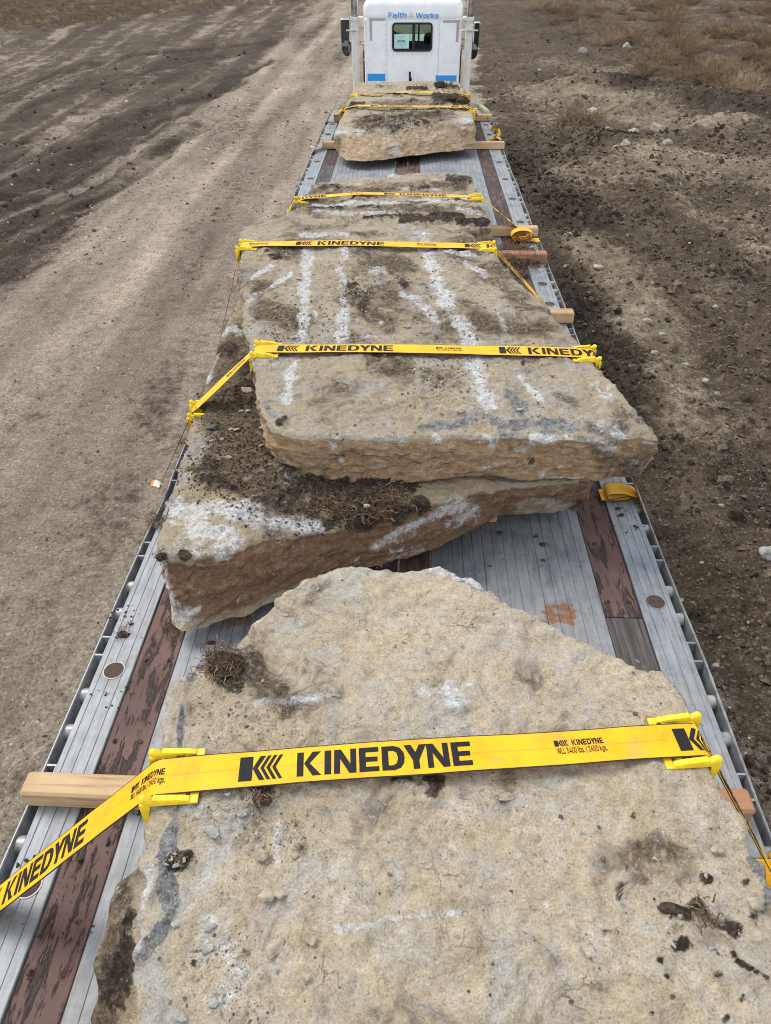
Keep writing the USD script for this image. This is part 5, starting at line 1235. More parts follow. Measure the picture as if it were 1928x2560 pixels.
def coil(th, kind, c, ax, out, size=0.07, turns=2.6, flip=1):
    """loose webbing end: spiral roll or folded loop lying on the deck; c = its base, ax = roll axis, out = direction along the fold"""
    c = np.array(c, float); up = np.array([0, 0, 1.0])
    if kind == 'roll':
        a = np.linspace(0, turns * 2 * np.pi, 90); r = size * (0.28 + 0.72 * a / a[-1])
        q = c + up * (size * 0.72) + np.outer(r * np.cos(a) * 1.35, out) + np.outer(r * np.sin(a) * 0.72, up)
        tail = np.linspace(q[-1], c + out * size * 1.9 + up * 0.012, 14)[1:]
        q = np.vstack([q, tail])
    else:
        u = np.array([(-.2, .02), (.4, .02), (1.0, .03), (1.55, .12), (1.75, .30), (1.45, .52), (.9, .60), (.35, .58), (.05, .42), (.0, .25), (.15, .12), (.45, .10), (.9, .28), (1.4, .42), (1.95, .36), (2.2, .1), (2.3, -.25)])
        d = np.r_[0, np.cumsum(np.linalg.norm(np.diff(u, axis=0), axis=1))]; s_ = np.linspace(0, d[-1], 90)
        u = np.stack([np.interp(s_, d, u[:, 0]), np.interp(s_, d, u[:, 1])], 1)
        for _ in range(14): u[1:-1] = (u[:-2] + 2 * u[1:-1] + u[2:]) / 4
        q = c + np.outer(u[:, 0] * size, out) + np.outer(u[:, 1] * size + 0.004, up)
    s = np.r_[0, np.cumsum(np.linalg.norm(np.diff(q, axis=0), axis=1))]
    t_, w, n = frames(q, ax)
    rb, uv = ribbon(q, s, w, n)
    th.add('loose_end', rb, 'webbing', smooth=False, uv=uv)


def corner(px_, py_, sz, z, lift=0.006, reach=0.02):
    p = P(px_, py_, z)
    for _ in range(4):
        ox, oy = (a_.ravel() for a_ in np.meshgrid((-0.03, 0, 0.03), (-reach, 0, reach)))
        h = float(np.max(sz(p[0] + ox, p[1] + oy)))
        if h < 0: break
        p = P(px_, py_, h - DZ + lift)
    return p


def perp(a, b):
    d = (b - a)[:2]; d /= np.linalg.norm(d); return np.array([-d[1], d[0], 0.0])


def do_strap(label, lab_l, lab_r, lp, rp, sz, z, lrail, rrail, start, mids=(), twist=None):
    L, R = corner(*lp, sz, z, 0.008, 0.075), corner(*rp, sz, z, 0.008, 0.075)
    e = perp(L, R)
    pts = [lrail] + [m for m in mids] + [L, R, rrail]
    szs = [None] * (1 + len(mids)) + [(sz,), None]
    th, q, s = strap(label, pts, szs, e, start, z, twist)
    u = (R - L) / np.linalg.norm(R - L)
    nxt = pts[-4] if not mids else mids[-1]
    dl = nxt - L; dr = rrail - R
    bl_ = dl / np.linalg.norm(dl) * 0.45 + np.array([0, 0, -0.9]); br_ = dr / np.linalg.norm(dr) * 0.45 + np.array([0, 0, -0.9])
    protector(lab_l, L - u * 0.004, u, bl_ - (bl_ @ e) * e, e); protector(lab_r, R + u * 0.004, -u, br_ - (br_ @ e) * e, e)
    return th


AXY = np.array([0, 1.0, 0]); OX = np.array([1.0, 0, 0])
# foreground strap
pF = do_strap('widest yellow strap across the foreground slab', 'yellow corner protector on the left edge of the foreground slab', 'yellow corner protector on the right edge of the foreground slab',
              (386, 1942), (1754, 1847), sz5, ZF, PX(-60, 2290, -1.31), PX(1990, 2290, 1.30), 602)
coil(pF, 'fold', P(1903, 2165, 0.0) + np.array([0, -0.03, 0.002]), AXY, OX, 0.16)
# front strap of the big slab, with a second protector on the slab underneath
c2_ = corner(485, 1022, sz4, Z4)
pE = do_strap('yellow strap over the near half of the big top slab', 'upper left yellow protector of the big slab near strap', 'right yellow protector of the big slab near strap',
              (642, 872), (1486, 884), sz3, Z3, PX(397, 1222, -1.305), np.array([1.30, 2.9, DZ - 0.05]), 692, mids=(c2_,))
L_ = corner(642, 872, sz3, Z3); d_ = L_ - c2_; d_ /= np.linalg.norm(d_)
ee = np.cross(d_, [0, 0, 1.0]); ee = -ee / np.linalg.norm(ee)
protector('yellow corner protector with round holes on the soil covered lower slab', c2_ - np.array([0.01, 0, 0.004]), np.array([1.0, 0.15, 0.0]), np.array([-0.25, 0, -1.0]), np.array([-0.15, 1.0, 0]))
coil(pE, 'fold', P(1512, 1240, 0.0) + np.array([-0.01, 0.0, 0.002]), AXY, OX, 0.082)
# back strap of the big slab
pD = do_strap('yellow strap over the far half of the big top slab', 'left yellow protector of the big slab far strap', 'right yellow protector of the big slab far strap',
              (602, 612), (1232, 616), sz3, Z3, PX(541, 890, -1.33), PX(1396, 800, 1.20), 740, twist=(1, 0))
# strap of the thin slab
pC = do_strap('yellow strap over the thin streaked slab behind the big slab', 'left yellow protector of the thin slab', 'right yellow protector of the thin slab',
              (740, 500), (1200, 492), sz2, Z2, np.array([-1.31, P(716, 525)[1], DZ - 0.06]), PX(1347, 610, 1.295), 960)
coil(pC, 'roll', P(1306, 606, 0.0) + np.array([0, 0.02, 0.004]), AXY, OX, 0.085)
# two straps of the front slab
pB = do_strap('nearer of the two yellow straps over the slab nearest the cab', 'left yellow protector of the nearer strap by the cab', 'right yellow protector of the nearer strap by the cab',
              (857, 274), (1186, 276), sz1, 0.36, PX(777, 385, -1.30), PX(1250, 354, 1.29), 1130, twist=(1, 1))
coil(pB, 'fold', P(1222, 353, 0.0), AXY, OX, 0.085)
pA = do_strap('farther of the two yellow straps over the slab nearest the cab', 'left yellow protector of the farther strap by the cab', 'right yellow protector of the farther strap by the cab',
              (882, 237), (1170, 237), sz1, 0.36, PX(812, 308, -1.30), PX(1243, 312, 1.29), 895, twist=(1, 1))
# ratchet with long handle and bundled end on strap by the cab, at the right rail
h0, h1 = PX(1201, 268, 1.14), PX(1236, 312, 1.30)
v_ = h1 - h0
rk = Thing('ratchet_binder', 'pale green ratchet binder on the right rail beside the slab nearest the cab', 'ratchet binder', h1)
for s_ in (-1, 1):
    o = np.array([0, s_ * 0.05, 0])
    m = manifold3d.Manifold.batch_hull([manifold3d.Manifold.sphere(0.045, 10).translate(tuple(h0 + o)), manifold3d.Manifold.sphere(0.04, 10).translate(tuple(h0 + v_ * 0.75 + o))])
    m = trimesh.Trimesh(*meshkit.arrays(m)[:2]); v = np.array(m.vertices); v[:, 1] = (v[:, 1] - (h0 + o)[1]) * 0.1 + (h0 + o)[1]
    rk.add('side_plate', trimesh.Trimesh(v, m.faces), 'ratchet_green', smooth=40)
rk.add('handle_bar', cyl(h0 + [0, -0.06, 0], h0 + [0, 0.06, 0], 0.022), 'ratchet_green'); rk.add('spindle', cyl(h0 + v_ * 0.75 + [0, -0.08, 0], h0 + v_ * 0.75 + [0, 0.08, 0], 0.025), 'steel_dull')
coil(pA, 'roll', PX(1240, 332, 1.30) + np.array([0, 0, -0.02]), np.array([0.55, 0.4, -0.5]), np.array([0.6, 0.1, -0.3]), 0.055, turns=3)


def tag_piece(th, p, d):
    p = np.array(p, float); a = np.linspace(0, 1, 8)
    for nm, x0, x1, ma in (('warning_tag', 0.0, 0.6, 'tag_white'), ('warning_tag', 0.6, 1.0, 'tag_orange')):
        k = a[(a >= x0 - 1e-6) & (a <= x1 + 0.15)]
        q = p + np.outer(k * 0.055, d) + np.outer(0.012 * np.sin(k * 3.0), [0, 0, 1.0])
        V = np.vstack([q + [0, 0.025, 0], q - [0, 0.025, 0], q + [0, 0.025, -0.001], q - [0, 0.025, 0.001]]); n = len(q)
        f = [[i, i + 1, n + i + 1, n + i] for i in range(n - 1)] + [[3 * n + i, 3 * n + i + 1, 2 * n + i + 1, 2 * n + i] for i in range(n - 1)]
        th.add(nm, (V, np.array(f)), ma, smooth=False)


tag_piece(pE, PX(405, 1216, -1.305), np.array([-1.0, 0, 0.35])); tag_piece(pB, PX(784, 368, -1.30), np.array([-1.0, 0, -0.1]))

#@LOOSE
# ------------------------------------------------------------------ loose stones, soil and roots on the load
CHIPS5 = [(R7((920, 485))[0], 46, 'stone_chip_grey', 'long pale stone chip on the foreground slab left of its scar'), (R7((1045, 408))[0], 26, 'stone_chip_grey', None), (R7((1275, 585))[0], 32, 'stone_chip', 'round buff stone lump on the foreground slab'), (R7((1130, 585))[0], 46, 'stone_chip', None), (R7((905, 890))[0], 34, 'stone_chip_grey', None), (R7((895, 990))[0], 34, 'stone_chip_grey', None), (R7((760, 630))[0], 18, 'stone_chip_grey', 'small pale stone sitting in the dark soil on the foreground slab'), (R7((1185, 985))[0], 58, 'stone_chip', 'large buff flake beside the crack of the foreground slab'), (R7((1150, 760))[0], 54, 'stone_chip', None), (R7((920, 1220))[0], 34, 'stone_chip_grey', None), (R7((777, 1280))[0], 34, 'stone_chip_grey', None), (R7((1350, 950))[0], 40, 'stone_chip', None), (R7((755, 885))[0], 22, 'stone_chip_grey', None), (R7((1320, 740))[0], 18, 'stone_chip_grey', None), (R7((1010, 675))[0], 16, 'stone_chip_grey', None), (R7((985, 320))[0], 18, 'stone_chip_grey', None), (R7((1210, 755))[0], 34, 'stone_chip', None), (R7((1320, 1120))[0], 30, 'stone_chip', None), (R7((1190, 1070))[0], 16, 'stone_chip_grey', None), (R7((1110, 490))[0], 14, 'stone_chip_grey', None), ([840, 1740], 24, 'stone_chip', None), ([700, 1778], 24, 'stone_chip', None), ([525, 1720], 14, 'stone_chip', None), ([715, 1538], 16, 'stone_chip', None), (R8((1600, 790))[0], 50, 'stone_chip', 'buff lump of rock at the right edge of the foreground slab'), (R8((1440, 560))[0], 40, 'stone_chip', None), (R8((525, 335))[0], 46, 'stone_chip', None)]
CHIPS4 = [(R3((410, 722))[0], 36, 'stone_chip_dark', 'dark blue grey stone block on the lower slab below the holed protector'), (R3((405, 810))[0], 18, 'stone_chip_grey', None), (R3((515, 925))[0], 26, 'stone_chip', 'cream angular chip on the soil of the lower slab'), (R3((650, 610))[0], 18, 'stone_chip_grey', None), (R3((600, 610))[0], 16, 'stone_chip', None), (R3((530, 735))[0], 20, 'stone_chip', None), (R3((570, 737))[0], 22, 'stone_chip', None), (R3((470, 800))[0], 18, 'stone_chip', None), (R3((340, 855))[0], 16, 'stone_chip', None), (R3((735, 845))[0], 20, 'stone_chip', None), (R3((740, 725))[0], 24, 'stone_chip', None), (R3((795, 970))[0], 12, 'stone_chip_grey', None), (R3((555, 1013))[0], 9, 'stone_chip_grey', None), (R3((1440, 1250))[0], 28, 'stone_chip_grey', 'light grey stone in the black soil under the big top slab'), (R3((640, 470))[0], 40, 'stone_chip', None)]
CHIPS3 = [(R2((725, 690))[0], 16, 'stone_chip', None), (R2((850, 770))[0], 26, 'stone_chip', None), (R2((350, 550))[0], 16, 'stone_chip', None), (R2((330, 820))[0], 26, 'stone_chip_grey', None), (R2((250, 800))[0], 20, 'stone_chip_grey', None), (R4((355, 540))[0], 36, 'stone_chip', None), (R4((715, 530))[0], 20, 'stone_chip', None)]
def place_words(x, y, w, z):
    size = 'big' if w > 40 else 'medium' if w > 24 else 'small'
    if z == ZF:
        row = 'near its far edge' if y < 1660 else 'just above its strap' if y < 1860 else 'below its strap' if y < 2120 else 'in the middle' if y < 2320 else 'at the bottom of the picture'
        col = 'far left' if x < 480 else 'left' if x < 660 else 'centre left' if x < 900 else 'right'
    elif z == Z4:
        row = 'up by the strap' if y < 1000 else 'level with the holed protector' if y < 1085 else 'lower down the soil'
        col = 'at the left edge' if x < 560 else 'in mid soil' if x < 630 else 'against the top slab'
    else:
        row = 'between its two straps' if y < 850 else 'below its near strap'
        col = 'left' if x < 790 else 'centre' if x < 1200 else 'right'
    return size, row, col


def chip_label(p, w, ma, z, where):
    size, row, col = place_words(p[0], p[1], w, z)
    return f'{size} {"dark" if "dark" in ma else "grey" if "grey" in ma else "buff"} chip on {where}, {row}, {col}'


for cs, sz, z, where, g in ((CHIPS5, sz5, ZF, 'the foreground slab', 'loose chips on the foreground slab'), (CHIPS4, sz4, Z4, 'the lower slab', 'loose chips on the lower slab'), (CHIPS3, sz3, Z3, 'the big top slab', 'loose chips on the big top slab')):
    for k, (p, w, ma, lab) in enumerate(cs):
        c = corner(p[0], p[1], sz, z, 0.0); s = w * np.linalg.norm(c - CAM) / F
        m = rough_rock((s, s * 0.65, s * 0.30), 500 + k + int(z * 100)); v = np.array(m.vertices)
        an = r_.uniform(-0.6, 0.6); v = v @ np.array([[math.cos(an), math.sin(an), 0], [-math.sin(an), math.cos(an), 0], [0, 0, 1]])
        v += c - np.array([0, 0, s * 0.04])
        solo('stone_chip', trimesh.Trimesh(v, m.faces, process=False), ma, lab or chip_label(p, w, ma, z, where), 'stone chip', group=None if lab else 'chips: ' + chip_label(p, w, ma, z, where)[:60], smooth=30)


def crumbs(path, spots, sz, z, n, label, mats_, smin=-5.6, seed=9):
    r = np.random.default_rng(seed); Q = []
    W = np.array([s[2] for s in spots], float); W /= W.sum()
    for k in r.choice(len(spots), n, p=W):
        p, w, _ = spots[k]; Q.append((p[0] + r.normal() * w, p[1] + r.normal() * w * 0.7))
    pos = []
    for x, y in Q:
        p = P(x, y, z); h = float(np.atleast_1d(sz(np.array([p[0]]), np.array([p[1]])))[0]) if sz else DZ
        if h > 0: pos.append((p[0], p[1], h - 0.001))
    pos = np.array(pos); m = len(pos)
    pp = [(f'crumb_shape_{"abcd"[i]}', rock((1.4, 1.1, 0.8), 700 + i, n=10), a) for i, a in enumerate(mats_)]
    instancer(path, pp, pos, np.clip(np.exp(r.normal(smin, 0.5, m)), 0.0015, 0.018), r.uniform(0, 6.28, m), r.integers(0, len(mats_), m), label, tilt=0.5, seed=seed)


crumbs('/World/stone_crumbs', [([560, 1790], 60, 1.2), ([680, 1800], 90, 1.2), (R7((1130, 480))[0], 50, 1.4), (R7((950, 1000))[0], 60, 1.3), (R7((1000, 1200))[0], 60, 1), (R7((1250, 480))[0], 30, .6), (R7((930, 350))[0], 60, .6), (R7((760, 600))[0], 30, .5), ([900, 1850], 300, 2.2), ([1250, 1700], 250, 1.5), (R8((500, 300))[0], 50, 1.0), (R8((1300, 800))[0], 150, 1.2), ([1000, 2250], 420, 3), ([820, 1520], 100, .8)], sz5, ZF, 4200, 'fine stone crumbs scattered on the foreground slab', ['stone_chip', 'stone_chip_grey', 'soil_clod_light', 'stone_chip'])
crumbs('/World/soil_crumbs', [(R3((560, 800))[0], 60, 2), (R3((560, 1000))[0], 70, 2), (R3((1100, 1180))[0], 80, 2), (R3((1400, 1200))[0], 80, 2), (R3((560, 560))[0], 40, 1), (R3((430, 1080))[0], 40, 1), (R3((800, 1150))[0], 60, 1)], sz4, Z4, 4200, 'crumbs of soil and stone on the lower slab', ['soil_clod', 'soil_clod', 'soil_clod_light', 'soil_clod'], smin=-5.0, seed=10)
crumbs('/World/slab_crumbs', [(R2((600, 620))[0], 30, 1), (R2((400, 760))[0], 60, 1.4), (R2((800, 600))[0], 120, 2), (R4((250, 330))[0], 50, 1.5), (R4((500, 300))[0], 200, 2), (R2((1200, 600))[0], 120, 1.5), (R3((900, 100))[0], 50, 1)], sz3, Z3, 3000, 'grit and crumbs on the big top slab', ['soil_clod_light', 'stone_chip', 'stone_chip_grey', 'soil_clod_light'], smin=-4.9, seed=12)
crumbs('/World/deck_crumbs', [([300, 1560], 40, .6), ([260, 1750], 60, .5), ([1300, 1370], 60, .5), ([1560, 1290], 50, .5), ([120, 2160], 50, .6), ([180, 2330], 60, .6), ([1280, 640], 40, 2), ([1240, 340], 30, 1), ([360, 2030], 20, .8), ([1000, 420], 60, .2)], None, 0.0, 420, 'specks of soil on the trailer deck', ['soil_clod', 'soil_clod', 'soil_clod_light', 'soil_clod'], smin=-5.0, seed=13)
crumbs('/World/cab_slab_soil', [(R1((700, 840))[0], 46, 2), (R1((1020, 705))[0], 16, 3), (R1((980, 610))[0], 14, 1.2), (R1((780, 628))[0], 14, .8), (R1((560, 870))[0], 30, 1)], sz1, 0.36, 900, 'dark soil crumbs on the slab nearest the cab', ['soil_clod', 'soil_clod', 'soil_clod_light', 'soil_clod'], smin=-3.9, seed=14)


def root_ball(label, c, s, n=70, seed=1, clod=True, pale=0.3, flat_=0.6, name='root_clump', thin=0.009):
    r = np.random.default_rng(seed); t = Thing(name, label, 'root clump', c); c = np.array(c)
    if clod:
        m = rough_rock((s * 1.1, s * 0.9, s * 0.62 * min(1, flat_ / 0.6)), 900 + seed); t.add('soil_core', trimesh.Trimesh(np.array(m.vertices) + c - [0, 0, 0.01], m.faces, process=False), 'soil_clod', smooth=False)
    A, B_ = [], []
    for k in range(n):
        p = c + np.array([r.normal() * s * 0.26, r.normal() * s * 0.24, abs(r.normal()) * s * 0.25 * flat_ + s * 0.14 * (1 if clod else 0) * min(1, flat_ / 0.6) + 0.003]); d = r.normal(size=3); d[2] *= 0.5 * min(1, flat_ / 0.5); d /= np.linalg.norm(d); q = [p]
        for j in range(7):
            d = d + r.normal(size=3) * 0.55 * np.array([1, 1, min(1, flat_ / 0.5)]); d[2] -= 0.08; d /= np.linalg.norm(d); p = p + d * s * 0.05; p[2] = max(p[2], c[2] + 0.003); q.append(p)
        (B_ if r.random() < pale else A).append(tube(q, max(0.0011, s * thin) * r.uniform(0.6, 1.3), 4))
    stuff(t.add('roots', cat_(A), 'root_fibre', smooth=False))
    if B_: stuff(t.add('pale_roots', cat_(B_), 'root_fibre_pale', smooth=False))
    return t


root_ball('large tangle of roots and dark soil at the upper left edge of the foreground slab', corner(560, 1665, sz5, ZF, 0.0), 0.135, 220, 1, flat_=.45)
root_ball('small root tuft on the foreground slab just below its strap', corner(655, 1998, sz5, ZF, 0.0), 0.055, 70, 2, flat_=.35)
root_ball('dark roots in the soil stain at the right of the foreground slab', corner(1755, 2290, sz5, ZF, 0.0), 0.07, 50, 3, clod=False)
root_ball('tangle of brown roots hanging over the left rail beside the lower slab', P(392, 1305, 0.0) + [0.01, 0, 0.0], 0.13, 130, 4, clod=False, flat_=1.0)
root_ball('clod of roots on the left side rail', P(309, 1588, 0.0), 0.06, 40, 5)
root_ball('tiny clod of roots above another on the left side rail', P(326, 1560, 0.0), 0.035, 20, 6)
root_ball('mossy root clod at the left corner of the lower slab', corner(404, 1392, sz4, Z4, 0.0), 0.06, 40, 7)
root_ball('dark crumbly clod on the lower slab near its left corner', corner(462, 1391, sz4, Z4, 0.0), 0.055, 16, 8)
root_ball('matted roots on the wood strip below the left corner of the lower slab', P(428, 1570, 0.0), 0.10, 90, 9, clod=False)
for k, (x, y) in enumerate((R3((1250, 1280))[0], R3((1500, 1280))[0], R3((1640, 1220))[0])):
    root_ball(('fine roots in the black soil under the big slab, left tuft', 'fine roots in the black soil under the big slab, middle tuft', 'fine roots in the black soil under the big slab, right tuft')[k], corner(x, y, sz4, Z4, 0.0), 0.16, 130, 20 + k, clod=False)
root_ball('heap of dry grass and soil on the deck between the timbers', P(1290, 650, 0.0), 0.44, 700, 30, pale=0.35, flat_=0.22, name='grass_heap', thin=0.0035)
root_ball('black clod of soil on the deck right of the big slab', P(1305, 690, 0.0), 0.15, 20, 31, name='grass_heap', thin=.005, flat_=.4)
root_ball('small black clod beside a deck plug between the timbers', P(1310, 622, 0.0), 0.12, 20, 32, name='grass_heap', thin=.005, flat_=.4)
root_ball('dark soil lump at the right end of the slab nearest the cab', corner(*R1((1030, 705))[0], sz1, 0.38, 0.0), 0.26, 30, 33, pale=0.1)
root_ball('dark soil lump beside the right end of the slab nearest the cab', corner(*R1((1105, 715))[0], sz1, 0.38, 0.0), 0.22, 30, 34, pale=0.1)
root_ball('dark soil patch behind the farther strap by the cab', corner(*R1((945, 606))[0], sz1, 0.38, 0.0), 0.22, 20, 35, pale=0.1)
for k, (x, y, s) in enumerate(((1357, 1363, .028), (1340, 1342, .018), (1358, 1402, .018), (1248, 1334, .024), (1590, 1321, .022), (529, 1608, .030), (1545, 1273, .026), (1553, 1289, .024))):
    m = rough_rock((s * 1.6, s, s * 0.7), 950 + k)
    solo('soil_clod', trimesh.Trimesh(np.array(m.vertices) + P(x, y, 0.0), m.faces, process=False), 'soil_clod', ('dark clod on the aluminium planks left of the brown strip, lowest of three', 'tiny clod just above the lowest clod on the aluminium planks', 'small clod below the largest clod, nearest the rust stain', 'dark clod on the aluminium planks nearest the lower slab', 'leaf shaped dark clod on the right side rail', 'black clod on the deck beside the root tangle', 'upper of two soil spots on the right side rail by the folded strap', 'lower of two soil spots on the right side rail by the folded strap')[k], 'clod', smooth=30)

#@TRUCK
# ------------------------------------------------------------------ truck
YC = 17.2
cx_ = PY(1031, 120, YC)[0]
tk = Thing('truck_tractor', 'white truck tractor with blue lettering and tall exhaust stacks ahead of the trailer', 'truck', (cx_, YC + 1.5, 0))
zz = lambda py: PY(1031, py, YC)[2]
xx = lambda px_: PY(px_, 120, YC)[0]
xl, xr = PY(911, 120, YC)[0], PY(1152, 120, YC)[0]
zt, zlip, zb = zz(11), zz(46), 0.95
LC = 2.1


def rbox(x0, x1, y0, y1, z0, z1, r, seg=20):
    return manifold3d.Manifold.batch_hull([manifold3d.Manifold.sphere(r, seg).translate((x, y, z)) for x in (x0 + r, x1 - r) for y in (y0 + r, y1 - r) for z in (z0 + r, z1 - r)])


wx0, wx1, wz0, wz1 = xx(984), xx(1077), zz(124), zz(60)


def rhole(x0, x1, z0, z1, y0, y1, r):
    p = sbox(x0 + r, z0 + r, x1 - r, z1 - r).buffer(r, quad_segs=6)
    m = trimesh.creation.extrude_polygon(p, y1 - y0, engine='earcut'); v = np.array(m.vertices)
    v = np.stack([v[:, 0], y1 - v[:, 2], v[:, 1]], 1)
    return trimesh.Trimesh(v, m.faces)


def tomani(m):
    return manifold3d.Manifold(manifold3d.Mesh(np.asarray(m.vertices, np.float32), np.asarray(m.faces, np.uint32)))


body = rbox(xl, xr, YC, YC + LC, zb, zlip + 0.02, 0.06) - Mb(xl + .05, xr - .05, YC + .05, YC + LC - .05, zb + .1, zlip - .02)
body = body - tomani(rhole(wx0, wx1, wz0, wz1, YC - 0.1, YC + 0.2, 0.05)) - Mb(xl + .14, xr - .14, YC + LC - 0.2, YC + LC + 0.2, zlip - 0.62, zlip - 0.06)
body = body - Mb(xl - .1, xr + .1, YC + LC - 1.0, YC + LC - 0.25, zlip - 0.55, zlip - 0.08)
tk.add('cab_body', body, 'truck_white', smooth=30)
roof = rbox(xl - 0.012, xr + 0.012, YC - 0.012, YC + LC + 0.05, zlip - 0.0, zt + 0.0, 0.16, 28)
roof = roof + Mb(xl + 0.1, xr - 0.1, YC + 0.1, YC + LC - 0.1, zlip - 0.02, zlip + 0.06)
rp_ = tk.add('roof_cap', roof, 'truck_white', smooth=40)
gk = rhole(wx0 - .03, wx1 + .03, wz0 - .03, wz1 + .03, YC - 0.02, YC + 0.012, 0.075)
gk = tomani(gk) - tomani(rhole(wx0 + .006, wx1 - .006, wz0 + .006, wz1 - .006, YC - 0.1, YC + 0.1, 0.045))
wp = tk.add('rear_window', gk, 'rubber', smooth=30)
xm = xx(1034)
tk.add('pane', rhole(wx0, xm, wz0, wz1, YC + 0.004, YC + 0.009, 0.02), 'pane_glass', under=wp, smooth=False)
tk.add('pane', rhole(xm + 0.002, wx1, wz0, wz1, YC + 0.010, YC + 0.015, 0.02), 'pane_glass', under=wp, smooth=False)
tk.add('slider_bar', bx(xm - 0.03, xm + 0.03, YC - 0.006, YC + 0.003, wz0, wz1), 'rubber', under=wp)
tk.add('windscreen', bx(xl + .14, xr - .14, YC + LC - 0.04, YC + LC - 0.034, zlip - 0.62, zlip - 0.06), 'pane_glass', smooth=False)
tk.add('screen_post', bx(xm + .1, xm + .14, YC + LC - 0.05, YC + LC - 0.01, zlip - 0.62, zlip - 0.06), 'rubber')
# sheet of paper with number behind the glass
px0, px1, pz0, pz1 = xx(985.5), xx(1022.5), zz(121), zz(85)
sh = tk.add('notice_sheet', bx(px0, px1, YC - 0.0035, YC + 0.0005, pz0, pz1), 'paper', smooth=False)


def lettering(text, x, y, z, h, w, bold=False, slant=0.0):
    m = meshkit.text_mesh(text, h, 0.003, bold=bold); v = np.array(m.vertices); b0, b1 = v[:, 0].min(), v[:, 0].max()
    vx = (v[:, 0] - b0) * w / (b1 - b0) + slant * v[:, 1]
    return trimesh.Trimesh(np.stack([x + vx, y - v[:, 2], z + v[:, 1]], 1), m.faces, process=False)


tk.add('notice_number', lettering('D3104', xx(994), YC - 0.0036, zz(104), zz(99.5) - zz(104), xx(1013) - xx(994), True), 'print_black', smooth=False, under=sh)
for py_, a, b in ((90, 994, 1013), (95, 999, 1008), (106.5, 990, 1016), (111, 993, 1014), (117, 998, 1010)):
    tk.add('print_line', bx(xx(a), xx(b), YC - 0.0045, YC - 0.0037, zz(py_ + 0.5), zz(py_ - 0.5)), 'steel_dull', smooth=False, under=sh)
ry = YC - 0.0125
fa, wo = xx(971), xx(1037.5)
zL = zz(43.0)
for tx_, xa, xb, zo in (('Faith', 971, 1015, 43.2), ('Works', 1037.5, 1093.5, 44.6)):
    hgt = zz(31) - zz(43)
    tk.add('roof_lettering', lettering(tx_, xx(xa), ry - 0.001, zz(zo) + 0.004, hgt, xx(xb) - xx(xa), True, slant=0.1), 'decal_blue', smooth=False, under=rp_)
em = Point(0, 0).buffer(0.042).difference(Point(0, 0).buffer(0.036)).union(Polygon([(-.03, -.02), (.03, -.02), (0, .034)]).difference(Polygon([(-.024, -.016), (.024, -.016), (0, .024)])))
m = flat([em]); v = m[0]; tk.add('roof_emblem', (np.stack([xx(1026.4) + v[:, 0], 0 * v[:, 0] + ry - 0.004, zz(37.5) + v[:, 1]], 1), m[1]), 'tape_grey', smooth=False, under=rp_)
for a, b, c, d in ((925, 964, 51.5, 44.8), (925, 931, 101, 51.6), (1105, 1146, 57, 50), (1139, 1145.5, 105, 57.1)):
    tk.add('reflective_tape', bx(xx(a), xx(b), YC - 0.003, YC + 0.004, zz(c), zz(d)), 'tape_grey', smooth=False)
tk.add('blue_band', bx(xl + 0.055, xx(963), YC - 0.003, YC + 0.004, zz(202), zz(184)), 'decal_blue', smooth=False)
tk.add('blue_band', bx(xx(1092), xr - 0.055, YC - 0.003, YC + 0.004, zz(206), zz(188)), 'decal_blue', smooth=False)
tk.add('lower_white_band', bx(xl + 0.06, xr - 0.06, YC - 0.004, YC + 0.004, zz(226), zz(207)), 'truck_white', smooth=False)
riv = []
for px_ in (964, 1094):
    for py_ in np.arange(62, 200, 12.5): riv.append(trimesh.creation.icosphere(1, 0.008).apply_translation((xx(px_), YC - 0.002, zz(py_))))
for px_ in np.arange(972, 1092, 12): riv.append(trimesh.creation.icosphere(1, 0.008).apply_translation((xx(px_), YC - 0.002, zz(136))))
for px_ in np.arange(925, 1150, 11): riv.append(trimesh.creation.icosphere(1, 0.007).apply_translation((xx(px_), YC - 0.002, zz(48.5))))
stuff(tk.add('rivets', cat_(riv), 'tape_grey', smooth=True))
for px_ in (964, 1094): tk.add('panel_seam', bx(xx(px_) + 0.028, xx(px_) + 0.033, YC - 0.0025, YC + 0.003, zz(226), zz(49)), 'tape_grey', smooth=False)
tk.add('antenna_post', cyl((xx(1026), YC - 0.10, zz(225)), (xx(1026), YC - 0.10, zz(177)), 0.022), 'rubber')
tk.add('hose', tube([(xx(1028), YC - 0.1, zz(190)), (xx(1030), YC - 0.12, zz(196)), (xx(1029), YC - 0.1, zz(215))], 0.012, 6), 'rubber')
# roof lights
for px_ in (954, 1003, 1033.5, 1062, 1111.5):
    c = PY(px_, 12, YC + 1.3); zc = zt - 0.02
    tk.add('marker_light', rbox(c[0] - 0.06, c[0] + 0.06, YC + 1.25, YC + 1.42, zc, zc + 0.10, 0.025, 12), 'rubber')
for px_ in (979, 1088):
    x = xx(px_)
    h = tk.add('roof_lamp', rbox(x - 0.12, x + 0.12, YC + 0.75, YC + 0.95, zt + 0.05, zt + 0.24, 0.03, 12), 'chrome', smooth=30)
    tk.add('lamp_foot', cyl((x, YC + 0.6, zt - 0.03), (x, YC + 0.8, zt + 0.09), 0.03), 'chrome', under=h)
    tk.add('lamp_foot', cyl((x, YC + 0.58, zt - 0.04), (x, YC + 0.58, zt + 0.015), 0.055), 'truck_white', under=h)
